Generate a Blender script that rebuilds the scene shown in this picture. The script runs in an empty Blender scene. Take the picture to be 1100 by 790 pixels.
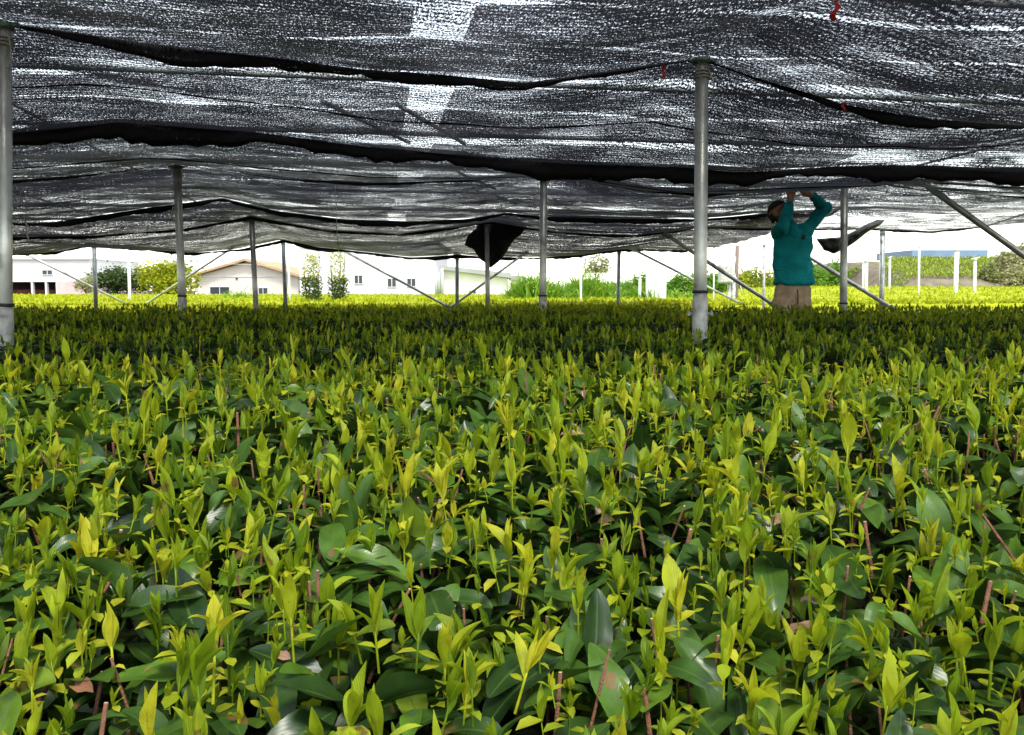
import bpy, bmesh, math, random
import numpy as np
from mathutils import Vector, Matrix, noise as mnoise

rng = np.random.default_rng(11)
random.seed(11)
sc = bpy.context.scene
COL = sc.collection
R = math.radians

# ------------------------------------------------------------------ camera
FPX = 915.0
CAMZ = 0.76
PITCH = math.atan(83 / FPX)
cam_d = bpy.data.cameras.new('camera')
cam = bpy.data.objects.new('camera', cam_d)
COL.objects.link(cam)
cam.location = (0, 0, CAMZ)
cam.rotation_euler = (math.pi / 2 - PITCH, 0, 0)
cam_d.sensor_fit = 'HORIZONTAL'
cam_d.angle = 2 * math.atan(550 / FPX)
cam_d.clip_start = 0.02
cam_d.clip_end = 3000
sc.camera = cam
CP, SP = math.cos(PITCH), math.sin(PITCH)


def at(px, py, y):
    """world point that lies y metres ahead on the sight line of a measured picture point"""
    a = (px - 550) / FPX
    b = (395 - py) / FPX
    dy = b * SP + CP
    dz = b * CP - SP
    k = y / dy
    return Vector((a * k, y, CAMZ + dz * k))


def px_of(x, y, z):
    dep = y * CP - (z - CAMZ) * SP
    up = y * SP + (z - CAMZ) * CP
    return 550 + FPX * x / dep, 395 - FPX * up / dep


# ------------------------------------------------------------------ tagging / mesh helpers
def tag(o, label=None, cat=None, group=None, kind=None):
    if label: o['label'] = label
    if cat: o['category'] = cat
    if group: o['group'] = group
    if kind: o['kind'] = kind
    return o


def empty(name, loc, label, cat, group=None, kind=None):
    o = bpy.data.objects.new(name, None)
    COL.objects.link(o)
    o.location = loc
    o.empty_display_size = 0.1
    return tag(o, label, cat, group, kind)


def link(name, me, parent=None):
    o = bpy.data.objects.new(name, me)
    COL.objects.link(o)
    if parent is not None:
        o.parent = parent
        o.matrix_parent_inverse = Matrix.Translation(-Vector(parent.location))
    return o


def np_mesh(name, V, F, mats, uv=None, tint=None, mi=None, smooth=True):
    """quads only"""
    me = bpy.data.meshes.new(name)
    V = np.asarray(V, np.float32).reshape(-1, 3)
    F = np.asarray(F, np.int32).reshape(-1, 4)
    me.vertices.add(len(V)); me.vertices.foreach_set('co', V.ravel())
    me.loops.add(F.size); me.loops.foreach_set('vertex_index', F.ravel())
    me.polygons.add(len(F))
    me.polygons.foreach_set('loop_start', np.arange(0, F.size, 4, dtype=np.int32))
    me.polygons.foreach_set('loop_total', np.full(len(F), 4, np.int32))
    me.polygons.foreach_set('use_smooth', np.full(len(F), smooth, bool))
    if mi is not None:
        me.polygons.foreach_set('material_index', np.asarray(mi, np.int32))
    if uv is not None:
        l = me.uv_layers.new(name='UVMap')
        l.data.foreach_set('uv', np.asarray(uv, np.float32)[F.ravel()].ravel())
    if tint is not None:
        a = me.attributes.new('tint', 'FLOAT', 'POINT')
        a.data.foreach_set('value', np.asarray(tint, np.float32))
    for m in (mats if isinstance(mats, (list, tuple)) else [mats]):
        me.materials.append(m)
    me.update(calc_edges=True)
    return me


def bm_mesh(name, bm, mats, smooth=False):
    me = bpy.data.meshes.new(name)
    bm.normal_update()
    bm.to_mesh(me); bm.free()
    for m in (mats if isinstance(mats, (list, tuple)) else [mats]):
        me.materials.append(m)
    if smooth:
        me.polygons.foreach_set('use_smooth', [True] * len(me.polygons))
    return me


def add_box(bm, c, s, rot=None, bevel=0.0):
    r = bmesh.ops.create_cube(bm, size=1.0)
    vs = r['verts']
    M = Matrix.Translation(Vector(c)) @ (rot.to_4x4() if rot else Matrix.Identity(4)) @ Matrix.Diagonal((s[0], s[1], s[2], 1))
    bmesh.ops.transform(bm, matrix=M, verts=vs)
    if bevel:
        es = list({e for v in vs for e in v.link_edges})
        bmesh.ops.bevel(bm, geom=es, offset=bevel, segments=2, affect='EDGES')


def add_tube(bm, pts, rad, n=10, cap=True, flat=1.0, mi=0):
    """tube through points, rad number or list; flat squeezes its second axis"""
    pts = [Vector(p) for p in pts]
    rad = rad if isinstance(rad, (list, tuple)) else [rad] * len(pts)
    rings = []
    ref = Vector((0, 0, 1))
    for i, p in enumerate(pts):
        t = (pts[min(i + 1, len(pts) - 1)] - pts[max(i - 1, 0)]).normalized()
        rr = ref if abs(t.dot(ref)) < 0.9 else Vector((1, 0, 0))
        b = t.cross(rr).normalized(); c = b.cross(t).normalized()
        rings.append([bm.verts.new(p + (b * math.cos(a) * flat + c * math.sin(a)) * rad[i]) for a in [2 * math.pi * k / n for k in range(n)]])
    for i in range(len(rings) - 1):
        for k in range(n):
            f = bm.faces.new((rings[i][k], rings[i][(k + 1) % n], rings[i + 1][(k + 1) % n], rings[i + 1][k]))
            f.smooth = True; f.material_index = mi
    if cap:
        for rg in (rings[0][::-1], rings[-1]):
            f = bm.faces.new(rg); f.material_index = mi
    return rings


# ------------------------------------------------------------------ materials
def nodes(name):
    m = bpy.data.materials.new(name)
    m.use_nodes = True
    nt = m.node_tree
    nt.nodes.clear()
    out = nt.nodes.new('ShaderNodeOutputMaterial')
    return m, nt, out


def N(nt, t, **kw):
    n = nt.nodes.new(t)
    for k, v in kw.items():
        if k.startswith('i_'):
            n.inputs[int(k[2:]) if k[2:].isdigit() else k[2:].replace('_', ' ')].default_value = v
        else:
            setattr(n, k, v)
    return n


def ramp(nt, stops, interp='LINEAR'):
    r = nt.nodes.new('ShaderNodeValToRGB')
    r.color_ramp.interpolation = interp
    e = r.color_ramp.elements
    while len(e) < len(stops): e.new(0.5)
    for k, (p, c) in enumerate(stops):
        e[k].position = p
        e[k].color = (c[0], c[1], c[2], 1) if not isinstance(c, (int, float)) else (c, c, c, 1)
    return r


def plain(name, c, rough=0.6, var=0.25, scale=8.0, bump=0.1, metal=0.0, spec=0.4, stain=None):
    """surface colour that wanders between darker and lighter, with a fine bump"""
    m, nt, out = nodes(name)
    p = N(nt, 'ShaderNodeBsdfPrincipled')
    p.inputs['Roughness'].default_value = rough
    p.inputs['Metallic'].default_value = metal
    p.inputs['Specular IOR Level'].default_value = spec
    tc = N(nt, 'ShaderNodeTexCoord')
    n = N(nt, 'ShaderNodeTexNoise'); n.inputs['Scale'].default_value = scale; n.inputs['Detail'].default_value = 5
    nt.links.new(tc.outputs['Object'], n.inputs['Vector'])
    lo = [x * (1 - var) for x in c]; hi = [min(1, x * (1 + var)) for x in c]
    stops = [(0.3, lo), (0.7, hi)] if stain is None else [(0.28, stain), (0.4, lo), (0.7, hi)]
    r = ramp(nt, stops)
    nt.links.new(n.outputs['Fac'], r.inputs['Fac'])
    nt.links.new(r.outputs['Color'], p.inputs['Base Color'])
    if bump:
        n2 = N(nt, 'ShaderNodeTexNoise'); n2.inputs['Scale'].default_value = scale * 6
        nt.links.new(tc.outputs['Object'], n2.inputs['Vector'])
        b = N(nt, 'ShaderNodeBump'); b.inputs['Strength'].default_value = bump; b.inputs['Distance'].default_value = 0.02
        nt.links.new(n2.outputs['Fac'], b.inputs['Height'])
        nt.links.new(b.outputs['Normal'], p.inputs['Normal'])
    nt.links.new(p.outputs[0], out.inputs[0])
    return m


def leaf_mat(name, stops, rough, transl, rib, vein=0.5, spec=0.5, tcol=None):
    """leaf: colour by the leaf's own tint, pale midrib and side veins from its UV, light passes through it"""
    m, nt, out = nodes(name)
    L = nt.links.new
    at_ = N(nt, 'ShaderNodeAttribute', attribute_name='tint')
    r = ramp(nt, stops)
    L(at_.outputs['Fac'], r.inputs['Fac'])
    uv = N(nt, 'ShaderNodeUVMap')
    sx = N(nt, 'ShaderNodeSeparateXYZ'); L(uv.outputs[0], sx.inputs[0])
    a = N(nt, 'ShaderNodeMath', operation='SUBTRACT', i_1=0.5); L(sx.outputs['X'], a.inputs[0])
    ab = N(nt, 'ShaderNodeMath', operation='ABSOLUTE'); L(a.outputs[0], ab.inputs[0])
    mid = N(nt, 'ShaderNodeMapRange'); L(ab.outputs[0], mid.inputs[0])
    for k, v in zip(('From Min', 'From Max', 'To Min', 'To Max'), (0.015, 0.05, 1, 0)): mid.inputs[k].default_value = v
    sv = N(nt, 'ShaderNodeMath', operation='MULTIPLY', i_1=15.0); L(sx.outputs['Y'], sv.inputs[0])
    su = N(nt, 'ShaderNodeMath', operation='MULTIPLY', i_1=-9.0); L(ab.outputs[0], su.inputs[0])
    ad = N(nt, 'ShaderNodeMath', operation='ADD'); L(sv.outputs[0], ad.inputs[0]); L(su.outputs[0], ad.inputs[1])
    m6 = N(nt, 'ShaderNodeMath', operation='MULTIPLY', i_1=6.283 * 0.5); L(ad.outputs[0], m6.inputs[0])
    si = N(nt, 'ShaderNodeMath', operation='SINE'); L(m6.outputs[0], si.inputs[0])
    aq = N(nt, 'ShaderNodeMath', operation='ABSOLUTE'); L(si.outputs[0], aq.inputs[0])
    pw = N(nt, 'ShaderNodeMath', operation='POWER', i_1=0.35); L(aq.outputs[0], pw.inputs[0])
    geo = N(nt, 'ShaderNodeNewGeometry')
    no = N(nt, 'ShaderNodeTexNoise'); no.inputs['Scale'].default_value = 60; no.inputs['Detail'].default_value = 4
    L(geo.outputs['Position'], no.inputs['Vector'])
    nr = ramp(nt, [(0.3, 0.72), (0.7, 1.25)]); L(no.outputs['Fac'], nr.inputs['Fac'])
    mx = N(nt, 'ShaderNodeMix', data_type='RGBA', blend_type='MULTIPLY'); mx.inputs[0].default_value = 1
    L(r.outputs['Color'], mx.inputs[6]); L(nr.outputs['Color'], mx.inputs[7])
    mr = N(nt, 'ShaderNodeMix', data_type='RGBA')
    fm = N(nt, 'ShaderNodeMath', operation='MULTIPLY', i_1=0.6); L(mid.outputs[0], fm.inputs[0])
    L(fm.outputs[0], mr.inputs[0]); L(mx.outputs[2], mr.inputs[6]); mr.inputs[7].default_value = (*rib, 1)
    sp = N(nt, 'ShaderNodeTexNoise'); sp.inputs['Scale'].default_value = 38; sp.inputs['Detail'].default_value = 5
    L(geo.outputs['Position'], sp.inputs['Vector'])
    spr = ramp(nt, [(0.655, 0.0), (0.70, 0.85)]); L(sp.outputs['Fac'], spr.inputs['Fac'])
    mb = N(nt, 'ShaderNodeMix', data_type='RGBA')
    L(spr.outputs['Color'], mb.inputs[0]); L(mr.outputs[2], mb.inputs[6]); mb.inputs[7].default_value = (0.16, 0.085, 0.03, 1)
    mr = mb
    p = N(nt, 'ShaderNodeBsdfPrincipled')
    p.inputs['Roughness'].default_value = rough
    p.inputs['Specular IOR Level'].default_value = spec
    L(mr.outputs[2], p.inputs['Base Color'])
    hsum = N(nt, 'ShaderNodeMath', operation='SUBTRACT'); L(pw.outputs[0], hsum.inputs[0]); L(mid.outputs[0], hsum.inputs[1])
    b = N(nt, 'ShaderNodeBump'); b.inputs['Strength'].default_value = vein; b.inputs['Distance'].default_value = 0.0012
    L(hsum.outputs[0], b.inputs['Height']); L(b.outputs['Normal'], p.inputs['Normal'])
    t = N(nt, 'ShaderNodeBsdfTranslucent')
    if tcol is None:
        L(mr.outputs[2], t.inputs['Color'])
    else:
        tm = N(nt, 'ShaderNodeMix', data_type='RGBA', blend_type='MULTIPLY'); tm.inputs[0].default_value = 1
        L(mr.outputs[2], tm.inputs[6]); tm.inputs[7].default_value = (*tcol, 1)
        L(tm.outputs[2], t.inputs['Color'])
    ms = N(nt, 'ShaderNodeMixShader'); ms.inputs[0].default_value = transl
    L(p.outputs[0], ms.inputs[1]); L(t.outputs[0], ms.inputs[2]); L(ms.outputs[0], out.inputs[0])
    return m


def net_mat(name, open_lo, open_hi, cell=1.0, col=(0.022, 0.0225, 0.026), lines=0.25, midk=0.25):
    """knitted shade cloth: black tapes with small openings; the weave is tighter in some places than in others"""
    m, nt, out = nodes(name)
    L = nt.links.new
    uv = N(nt, 'ShaderNodeUVMap')
    def nz(sx, sy, detail, rough=0.6, dist=0.0):
        mp = N(nt, 'ShaderNodeMapping'); mp.inputs['Scale'].default_value = (sx, sy, 1)
        L(uv.outputs[0], mp.inputs[0])
        n = N(nt, 'ShaderNodeTexNoise'); n.inputs['Scale'].default_value = 1; n.inputs['Detail'].default_value = detail
        n.inputs['Roughness'].default_value = rough; n.inputs['Distortion'].default_value = dist
        L(mp.outputs[0], n.inputs['Vector'])
        return n
    fine = nz(125 / cell, 50 / cell, 3, 0.8)
    big = nz(1.0, 2.2, 4, 0.6, 0.8)
    mid = nz(2.6, 9.0, 4, 0.65, 0.6)
    mpw = N(nt, 'ShaderNodeMapping'); L(uv.outputs[0], mpw.inputs[0])
    wv = N(nt, 'ShaderNodeTexWave', wave_type='BANDS', bands_direction='Y'); wv.inputs['Scale'].default_value = 9.0 / cell
    wv.inputs['Distortion'].default_value = 1.0; wv.inputs['Detail'].default_value = 1.0; wv.inputs['Detail Scale'].default_value = 3
    L(mpw.outputs[0], wv.inputs['Vector'])
    # threshold: open where fine noise exceeds thr
    bm_ = N(nt, 'ShaderNodeMapRange'); L(big.outputs['Fac'], bm_.inputs[0])
    for k, v in zip(('From Min', 'From Max', 'To Min', 'To Max'), (0.36, 0.66, open_lo, open_hi)): bm_.inputs[k].default_value = v
    mm = N(nt, 'ShaderNodeMath', operation='MULTIPLY_ADD'); L(mid.outputs['Fac'], mm.inputs[0]); mm.inputs[1].default_value = -midk; L(bm_.outputs[0], mm.inputs[2])
    mw = N(nt, 'ShaderNodeMath', operation='MULTIPLY_ADD'); L(wv.outputs['Fac'], mw.inputs[0]); mw.inputs[1].default_value = lines * 0.3; L(mm.outputs[0], mw.inputs[2])
    df = N(nt, 'ShaderNodeMath', operation='SUBTRACT'); L(fine.outputs['Fac'], df.inputs[0]); L(mw.outputs[0], df.inputs[1])
    al = N(nt, 'ShaderNodeMapRange'); L(df.outputs[0], al.inputs[0])
    for k, v in zip(('From Min', 'From Max', 'To Min', 'To Max'), (-0.015, 0.075, 1.0, 0.0)): al.inputs[k].default_value = v
    d = N(nt, 'ShaderNodeBsdfPrincipled'); d.inputs['Base Color'].default_value = (*col, 1); d.inputs['Roughness'].default_value = 0.5
    d.inputs['Specular IOR Level'].default_value = 0.2
    tl = N(nt, 'ShaderNodeBsdfTranslucent'); tl.inputs['Color'].default_value = (0.042, 0.043, 0.052, 1)
    ad = N(nt, 'ShaderNodeMixShader'); ad.inputs[0].default_value = 0.45
    L(d.outputs[0], ad.inputs[1]); L(tl.outputs[0], ad.inputs[2])
    tr = N(nt, 'ShaderNodeBsdfTransparent')
    ms = N(nt, 'ShaderNodeMixShader')
    L(al.outputs[0], ms.inputs[0]); L(tr.outputs[0], ms.inputs[1]); L(ad.outputs[0], ms.inputs[2])
    L(ms.outputs[0], out.inputs[0])
    return m


M = {}
M['shoot'] = leaf_mat('young_leaf', [(0.0, (0.080, 0.155, 0.007)), (0.35, (0.185, 0.28, 0.010)), (0.75, (0.33, 0.395, 0.014)), (1.0, (0.47, 0.455, 0.025))], 0.42, 0.45, (0.36, 0.42, 0.04), 0.45, 0.28, (1.25, 1.2, 0.7))
M['leaf'] = leaf_mat('old_leaf', [(0.0, (0.014, 0.034, 0.008)), (0.4, (0.036, 0.080, 0.012)), (0.75, (0.070, 0.140, 0.015)), (1.0, (0.12, 0.18, 0.016))], 0.30, 0.18, (0.065, 0.12, 0.025), 0.06, 0.32)
M['dry'] = leaf_mat('dry_leaf', [(0.0, (0.22, 0.10, 0.05)), (0.5, (0.36, 0.22, 0.14)), (1.0, (0.5, 0.36, 0.28))], 0.7, 0.2, (0.25, 0.13, 0.07), 0.6, 0.2)
M['sunleaf'] = leaf_mat('sunny_leaf', [(0.0, (0.17, 0.22, 0.006)), (0.5, (0.32, 0.37, 0.012)), (1.0, (0.44, 0.45, 0.02))], 0.7, 0.35, (0.4, 0.4, 0.01), 0.05, 0.1)
M['treeleaf'] = leaf_mat('tree_leaf', [(0.0, (0.02, 0.05, 0.012)), (0.5, (0.05, 0.09, 0.02)), (1.0, (0.10, 0.15, 0.03))], 0.5, 0.3, (0.07, 0.12, 0.03), 0.1, 0.3)
M['limeleaf'] = leaf_mat('lime_leaf', [(0.0, (0.14, 0.20, 0.008)), (0.5, (0.29, 0.33, 0.010)), (1.0, (0.42, 0.42, 0.015))], 0.6, 0.35, (0.3, 0.35, 0.05), 0.1, 0.3)
M['weed'] = leaf_mat('weed_leaf', [(0.0, (0.08, 0.20, 0.015)), (0.5, (0.16, 0.32, 0.02)), (1.0, (0.30, 0.42, 0.04))], 0.5, 0.35, (0.2, 0.35, 0.05), 0.1, 0.3)
M['terrace'] = leaf_mat('terrace_leaf', [(0.0, (0.17, 0.24, 0.03)), (0.5, (0.30, 0.37, 0.05)), (1.0, (0.40, 0.43, 0.09))], 0.6, 0.3, (0.2, 0.25, 0.05), 0.05, 0.15)
M['olive'] = leaf_mat('olive_leaf', [(0.0, (0.14, 0.17, 0.05)), (0.5, (0.25, 0.27, 0.10)), (1.0, (0.40, 0.38, 0.20))], 0.6, 0.25, (0.2, 0.2, 0.08), 0.1, 0.2)
M['twig'] = plain('twig_bark', (0.125, 0.05, 0.024), 0.7, 0.5, 90, 0.4)
M['cut'] = plain('cut_wood', (0.44, 0.34, 0.23), 0.8, 0.2, 200, 0.1)
M['core'] = plain('hedge_inner_shade', (0.012, 0.015, 0.007), 0.9, 0.5, 30, 0.6, spec=0.1)  # near-black: the shade among the inner twigs is put into this colour
M['soil'] = plain('field_soil', (0.10, 0.075, 0.05), 0.95, 0.35, 3, 0.6, spec=0.1)
M['bark'] = plain('tree_bark', (0.11, 0.08, 0.055), 0.85, 0.3, 12, 0.5)
M['steel'] = plain('zinc_pipe', (0.56, 0.585, 0.54), 0.38, 0.22, 9, 0.04, 0.6, stain=(0.13, 0.15, 0.12))
M['steeldark'] = plain('weathered_pipe', (0.27, 0.30, 0.28), 0.5, 0.28, 7, 0.06, 0.35, stain=(0.12, 0.14, 0.11))
M['sleeve'] = plain('pipe_sleeve', (0.46, 0.47, 0.44), 0.6, 0.3, 20, 0.15, 0.1, stain=(0.2, 0.19, 0.15))
M['rubber'] = plain('black_rubber', (0.015, 0.015, 0.016), 0.5, 0.2, 30, 0.05)
M['clamp'] = plain('green_clamp', (0.10, 0.17, 0.125), 0.5, 0.2, 30, 0.05)
M['whitepole'] = plain('white_pole', (0.60, 0.61, 0.60), 0.5, 0.12, 4, 0.05)
M['net'] = net_mat('shade_net', 0.68, 0.55)
M['netmiddle'] = net_mat('middle_shade_net', 0.765, 0.64, 1.25, midk=0.36)
M['netfar'] = net_mat('far_shade_net', 0.745, 0.66, 1.6, midk=0.30)
M['netthin'] = net_mat('thin_shade_net', 0.74, 0.59, 1.4, midk=0.40)
M['netupper'] = net_mat('upper_shade_net', 0.66, 0.58, 1.3)
M['hem'] = net_mat('folded_net', 0.80, 0.66, 1.0, (0.012, 0.012, 0.014))
M['blackcloth'] = plain('black_cloth', (0.013, 0.013, 0.015), 0.75, 0.4, 25, 0.8, spec=0.25)
M['rollcloth'] = plain('rolled_net', (0.03, 0.033, 0.028), 0.4, 0.4, 14, 0.5)
M['red'] = plain('red_tape', (0.45, 0.02, 0.02), 0.5, 0.2, 30, 0.1)
M['twine'] = plain('pale_twine', (0.42, 0.40, 0.34), 0.8, 0.2, 60, 0.1)
M['wall'] = plain('white_wall', (0.66, 0.66, 0.645), 0.8, 0.06, 0.6, 0.05)
M['cream'] = plain('cream_wall', (0.64, 0.585, 0.50), 0.8, 0.07, 0.6, 0.05)
M['pinkwall'] = plain('pink_wall', (0.52, 0.40, 0.37), 0.85, 0.15, 0.8, 0.1)
M['tanwood'] = plain('tan_eaves', (0.40, 0.27, 0.15), 0.7, 0.15, 1, 0.05)
M['roofgrey'] = plain('grey_roof', (0.30, 0.31, 0.31), 0.6, 0.15, 0.6, 0.1)
M['blueroof'] = plain('blue_roof', (0.15, 0.23, 0.32), 0.5, 0.15, 0.6, 0.05)
M['glass'] = plain('window_glass', (0.045, 0.055, 0.06), 0.15, 0.2, 1, 0, spec=0.3)
M['frame'] = plain('window_frame', (0.6, 0.6, 0.58), 0.5, 0.1, 1, 0)
M['dark'] = plain('dark_inside', (0.03, 0.022, 0.02), 0.9, 0.4, 2, 0)
M['rust'] = plain('rust_red_goods', (0.16, 0.05, 0.035), 0.8, 0.4, 2, 0.1)
M['brownpole'] = plain('brown_pole', (0.16, 0.12, 0.10), 0.8, 0.25, 6, 0.2)
M['boxgrey'] = plain('grey_cabinet', (0.42, 0.45, 0.44), 0.5, 0.12, 3, 0.05)
M['tarp'] = plain('turquoise_tarp', (0.12, 0.42, 0.40), 0.6, 0.25, 3, 0.3)
M['skin'] = plain('skin', (0.45, 0.25, 0.165), 0.55, 0.18, 25, 0.1)
M['hair'] = plain('black_cap', (0.014, 0.013, 0.014), 0.7, 0.3, 60, 0.3)
M['shirt'] = plain('teal_shirt', (0.006, 0.30, 0.32), 0.85, 0.2, 9, 0.5, spec=0.2)
M['trousers'] = plain('khaki_trousers', (0.46, 0.345, 0.225), 0.9, 0.25, 12, 0.5, spec=0.15)
M['eye'] = plain('eye_white', (0.6, 0.57, 0.53), 0.3, 0.05, 20, 0)
M['bank'] = plain('bank_soil', (0.17, 0.145, 0.105), 0.95, 0.3, 1.5, 0.5, spec=0.1)
M['fieldbase'] = plain('tea_field', (0.29, 0.33, 0.015), 0.9, 0.35, 2.5, 0.8, spec=0.1)
M['terracebase'] = plain('terrace_green', (0.15, 0.20, 0.03), 0.9, 0.35, 1.2, 0.8, spec=0.1)
M['hillgreen'] = plain('hill_green', (0.16, 0.19, 0.07), 0.95, 0.4, 0.5, 0.6, spec=0.1)


# ------------------------------------------------------------------ leaves in bulk
def norm(a):
    return a / np.maximum(np.linalg.norm(a, axis=-1, keepdims=True), 1e-9)


def leaf_batch(P, T, Nn, length, width, bend, fold, tint, nl, nw, shape=0, wave=0.0, serr=0.0):
    n = len(P)
    T = norm(T); B = norm(np.cross(T, Nn)); Nn = np.cross(B, T)
    v = np.linspace(0, 1, nl + 1)
    u = np.linspace(-1, 1, nw + 1)
    ang = bend[:, None] * v[None]                       # n, nl+1
    dv = 1.0 / nl
    ca, sa = np.cos(ang), np.sin(ang)
    cx = np.concatenate([np.zeros((n, 1)), np.cumsum((ca[:, 1:] + ca[:, :-1]) / 2, 1) * dv], 1) * length[:, None]
    cz = -np.concatenate([np.zeros((n, 1)), np.cumsum((sa[:, 1:] + sa[:, :-1]) / 2, 1) * dv], 1) * length[:, None]
    C = P[:, None] + cx[..., None] * T[:, None] + cz[..., None] * Nn[:, None]
    N2 = ca[..., None] * Nn[:, None] + sa[..., None] * T[:, None]
    if shape == 0:   # ellipse with a drawn-out tip
        prof = np.sin(np.pi * np.clip(v, 0, 1) ** 0.92) ** 0.72 * (1 - 0.12 * v)
    else:            # narrow lance
        prof = np.sin(np.pi * v ** 0.98) ** 0.85
    prof = np.maximum(prof, 0.02)
    prof[0] = 0.08; prof[-1] = 0.02
    W = prof[None] * width[:, None] * 0.5
    if serr:
        W = W * (1 + serr * (np.arange(nl + 1) % 2 * 2 - 1))[None]
    off = u[None, None, :] * W[..., None]
    lift = np.abs(off) * np.sin(fold)[:, None, None]
    if wave:
        ph = rng.uniform(0, 6.28, (n, 1, 1))
        lift = lift + wave * W[..., None] * np.sin(ph + 9 * v[None, :, None] + 2 * u[None, None, :]) * np.abs(u)[None, None, :]
    V = C[:, :, None] + (off * np.cos(fold)[:, None, None])[..., None] * B[:, None, None] + lift[..., None] * N2[:, :, None]
    k = (nl + 1) * (nw + 1)
    idx = np.arange(k).reshape(nl + 1, nw + 1)
    q = np.stack([idx[:-1, :-1], idx[:-1, 1:], idx[1:, 1:], idx[1:, :-1]], -1).reshape(-1, 4)
    F = (q[None] + (np.arange(n) * k)[:, None, None]).reshape(-1, 4)
    UV = np.stack(np.meshgrid(v, u * 0.5 + 0.5, indexing='ij')[::-1], -1).reshape(1, k, 2).repeat(n, 0).reshape(-1, 2)
    return V.reshape(-1, 3), F, UV, np.repeat(tint, k)


def tube_batch(P0, P1, r0, r1, tint, k=6, bow=None):
    n = len(P0)
    D = norm(P1 - P0)
    ref = np.where(np.abs(D[:, 2:3]) < 0.9, np.array([[0, 0, 1.0]]), np.array([[1.0, 0, 0]]))
    B = norm(np.cross(D, ref)); Cc = np.cross(B, D)
    a = np.arange(k) * 2 * np.pi / k
    ring = np.cos(a)[None, :, None] * B[:, None] + np.sin(a)[None, :, None] * Cc[:, None]
    mid = (P0 + P1) / 2 + (bow if bow is not None else 0)
    V = np.concatenate([P0[:, None] + ring * r0[:, None, None], mid[:, None] + ring * ((r0 + r1) / 2)[:, None, None], P1[:, None] + ring * r1[:, None, None]], 1)
    i = np.arange(k); j = (i + 1) % k
    q = np.concatenate([np.stack([i, j, j + k, i + k], -1), np.stack([i + k, j + k, j + 2 * k, i + 2 * k], -1)])
    cap = np.array([[2 * k, 2 * k + 1, 2 * k + 2, 2 * k + 3], [2 * k, 2 * k + 3, 2 * k + 4, 2 * k + 5]])
    q = np.concatenate([q, cap])
    F = (q[None] + (np.arange(n) * 3 * k)[:, None, None]).reshape(-1, 4)
    mi = np.tile(np.r_[np.zeros(2 * k, int), 1, 1], n)
    return V.reshape(-1, 3), F, np.full((n * 3 * k, 2), (0.75, 0.5)), np.repeat(tint, 3 * k), mi


def merge(parts):
    V, F, U, T = [], [], [], []
    o = 0
    for p in parts:
        V.append(p[0]); F.append(p[1] + o); U.append(p[2]); T.append(p[3]); o += len(p[0])
    return np.concatenate(V), np.concatenate(F), np.concatenate(U), np.concatenate(T)


def ang_dir(az, el):
    return np.stack([np.cos(el) * np.cos(az), np.cos(el) * np.sin(az), np.sin(el)], -1)


def lump(x, y, s=1.0, seed=0.0):
    """cheap smooth unevenness, about -1..1"""
    return (np.sin(x * 5.1 * s + 1.3 + seed) * np.sin(y * 4.3 * s + 0.4 + seed * 2) + 0.6 * np.sin(x * 11.7 * s + y * 6.1 * s + seed) + 0.5 * np.sin(y * 13.3 * s - x * 7.9 * s + 2 + seed)) / 2.1


def shoots_params(x, y, z, nleaf, size=1.0, tb=0.0):
    """all leaves and stems of n shoots rooted at x, y, z; returns leaf and stem parameters plus the shoot each belongs to"""
    n = len(x)
    g = (0.5 + 0.95 * rng.random(n) ** 1.3) * size
    az0 = rng.uniform(0, 6.28, n)
    lean = np.abs(rng.normal(0, 0.20, n))
    D = ang_dir(az0, np.pi / 2 - lean)
    h = rng.uniform(0.010, 0.036, n) * g
    P0 = np.stack([x, y, z], -1)
    P1 = P0 + D * h[:, None]
    tint_s = np.clip(rng.normal(0.52 + tb, 0.24, n), 0, 1)
    LP, LT, LN, LL, LW, LB, LFo, Lt, own = [], [], [], [], [], [], [], [], []
    azs = rng.uniform(0, 6.28, n)
    for k in range(nleaf + 1):
        az = azs + 2.3 * k + rng.normal(0, 0.3, n)
        f = k / max(nleaf, 1)
        if k == nleaf:     # closed bud
            el = np.full(n, 1.45); ln = rng.uniform(0.020, 0.036, n) * g; w = ln * 0.17; fold = np.full(n, 1.0); bend = rng.normal(0, .15, n)
            base = P1
        else:
            el = np.clip(rng.normal(1.26 + 0.18 * f, 0.17, n), 0.2, 1.55)
            ln = rng.uniform(0.026, 0.046, n) * g * (0.85 + 0.3 * np.sin(3.0 * (f + 0.15)))
            w = ln * rng.uniform(0.25, 0.42, n)
            fold = rng.uniform(0.25, 0.95, n); bend = rng.normal(-0.10, 0.45, n) + rng.choice([0, 0, 0, 0, 0, 1.3], n)
            base = P0 + D * (h * (0.35 + 0.65 * f))[:, None]
        T = ang_dir(az, el)
        T = norm(T + (D - np.array([0, 0, 1.0])) * 0.9)
        Nn = norm(-ang_dir(az, np.zeros(n)) * np.sin(el)[:, None] + np.array([0, 0, 1.0]) * np.cos(el)[:, None])
        LP.append(base); LT.append(T); LN.append(Nn); LL.append(ln); LW.append(w); LB.append(bend); LFo.append(fold)
        Lt.append(np.clip(tint_s + rng.normal(0.05 * (f - 0.3), 0.1, n), 0, 1)); own.append(np.arange(n))
    cat = np.concatenate
    return dict(leaf=[cat(LP), cat(LT), cat(LN), cat(LL), cat(LW), cat(LB), cat(LFo), cat(Lt)], own=cat(own),
                stem=[P0 - D * (0.02 * g)[:, None], P1, 0.0012 * g, 0.0009 * g, np.clip(tint_s - 0.05, 0, 1)])


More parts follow.
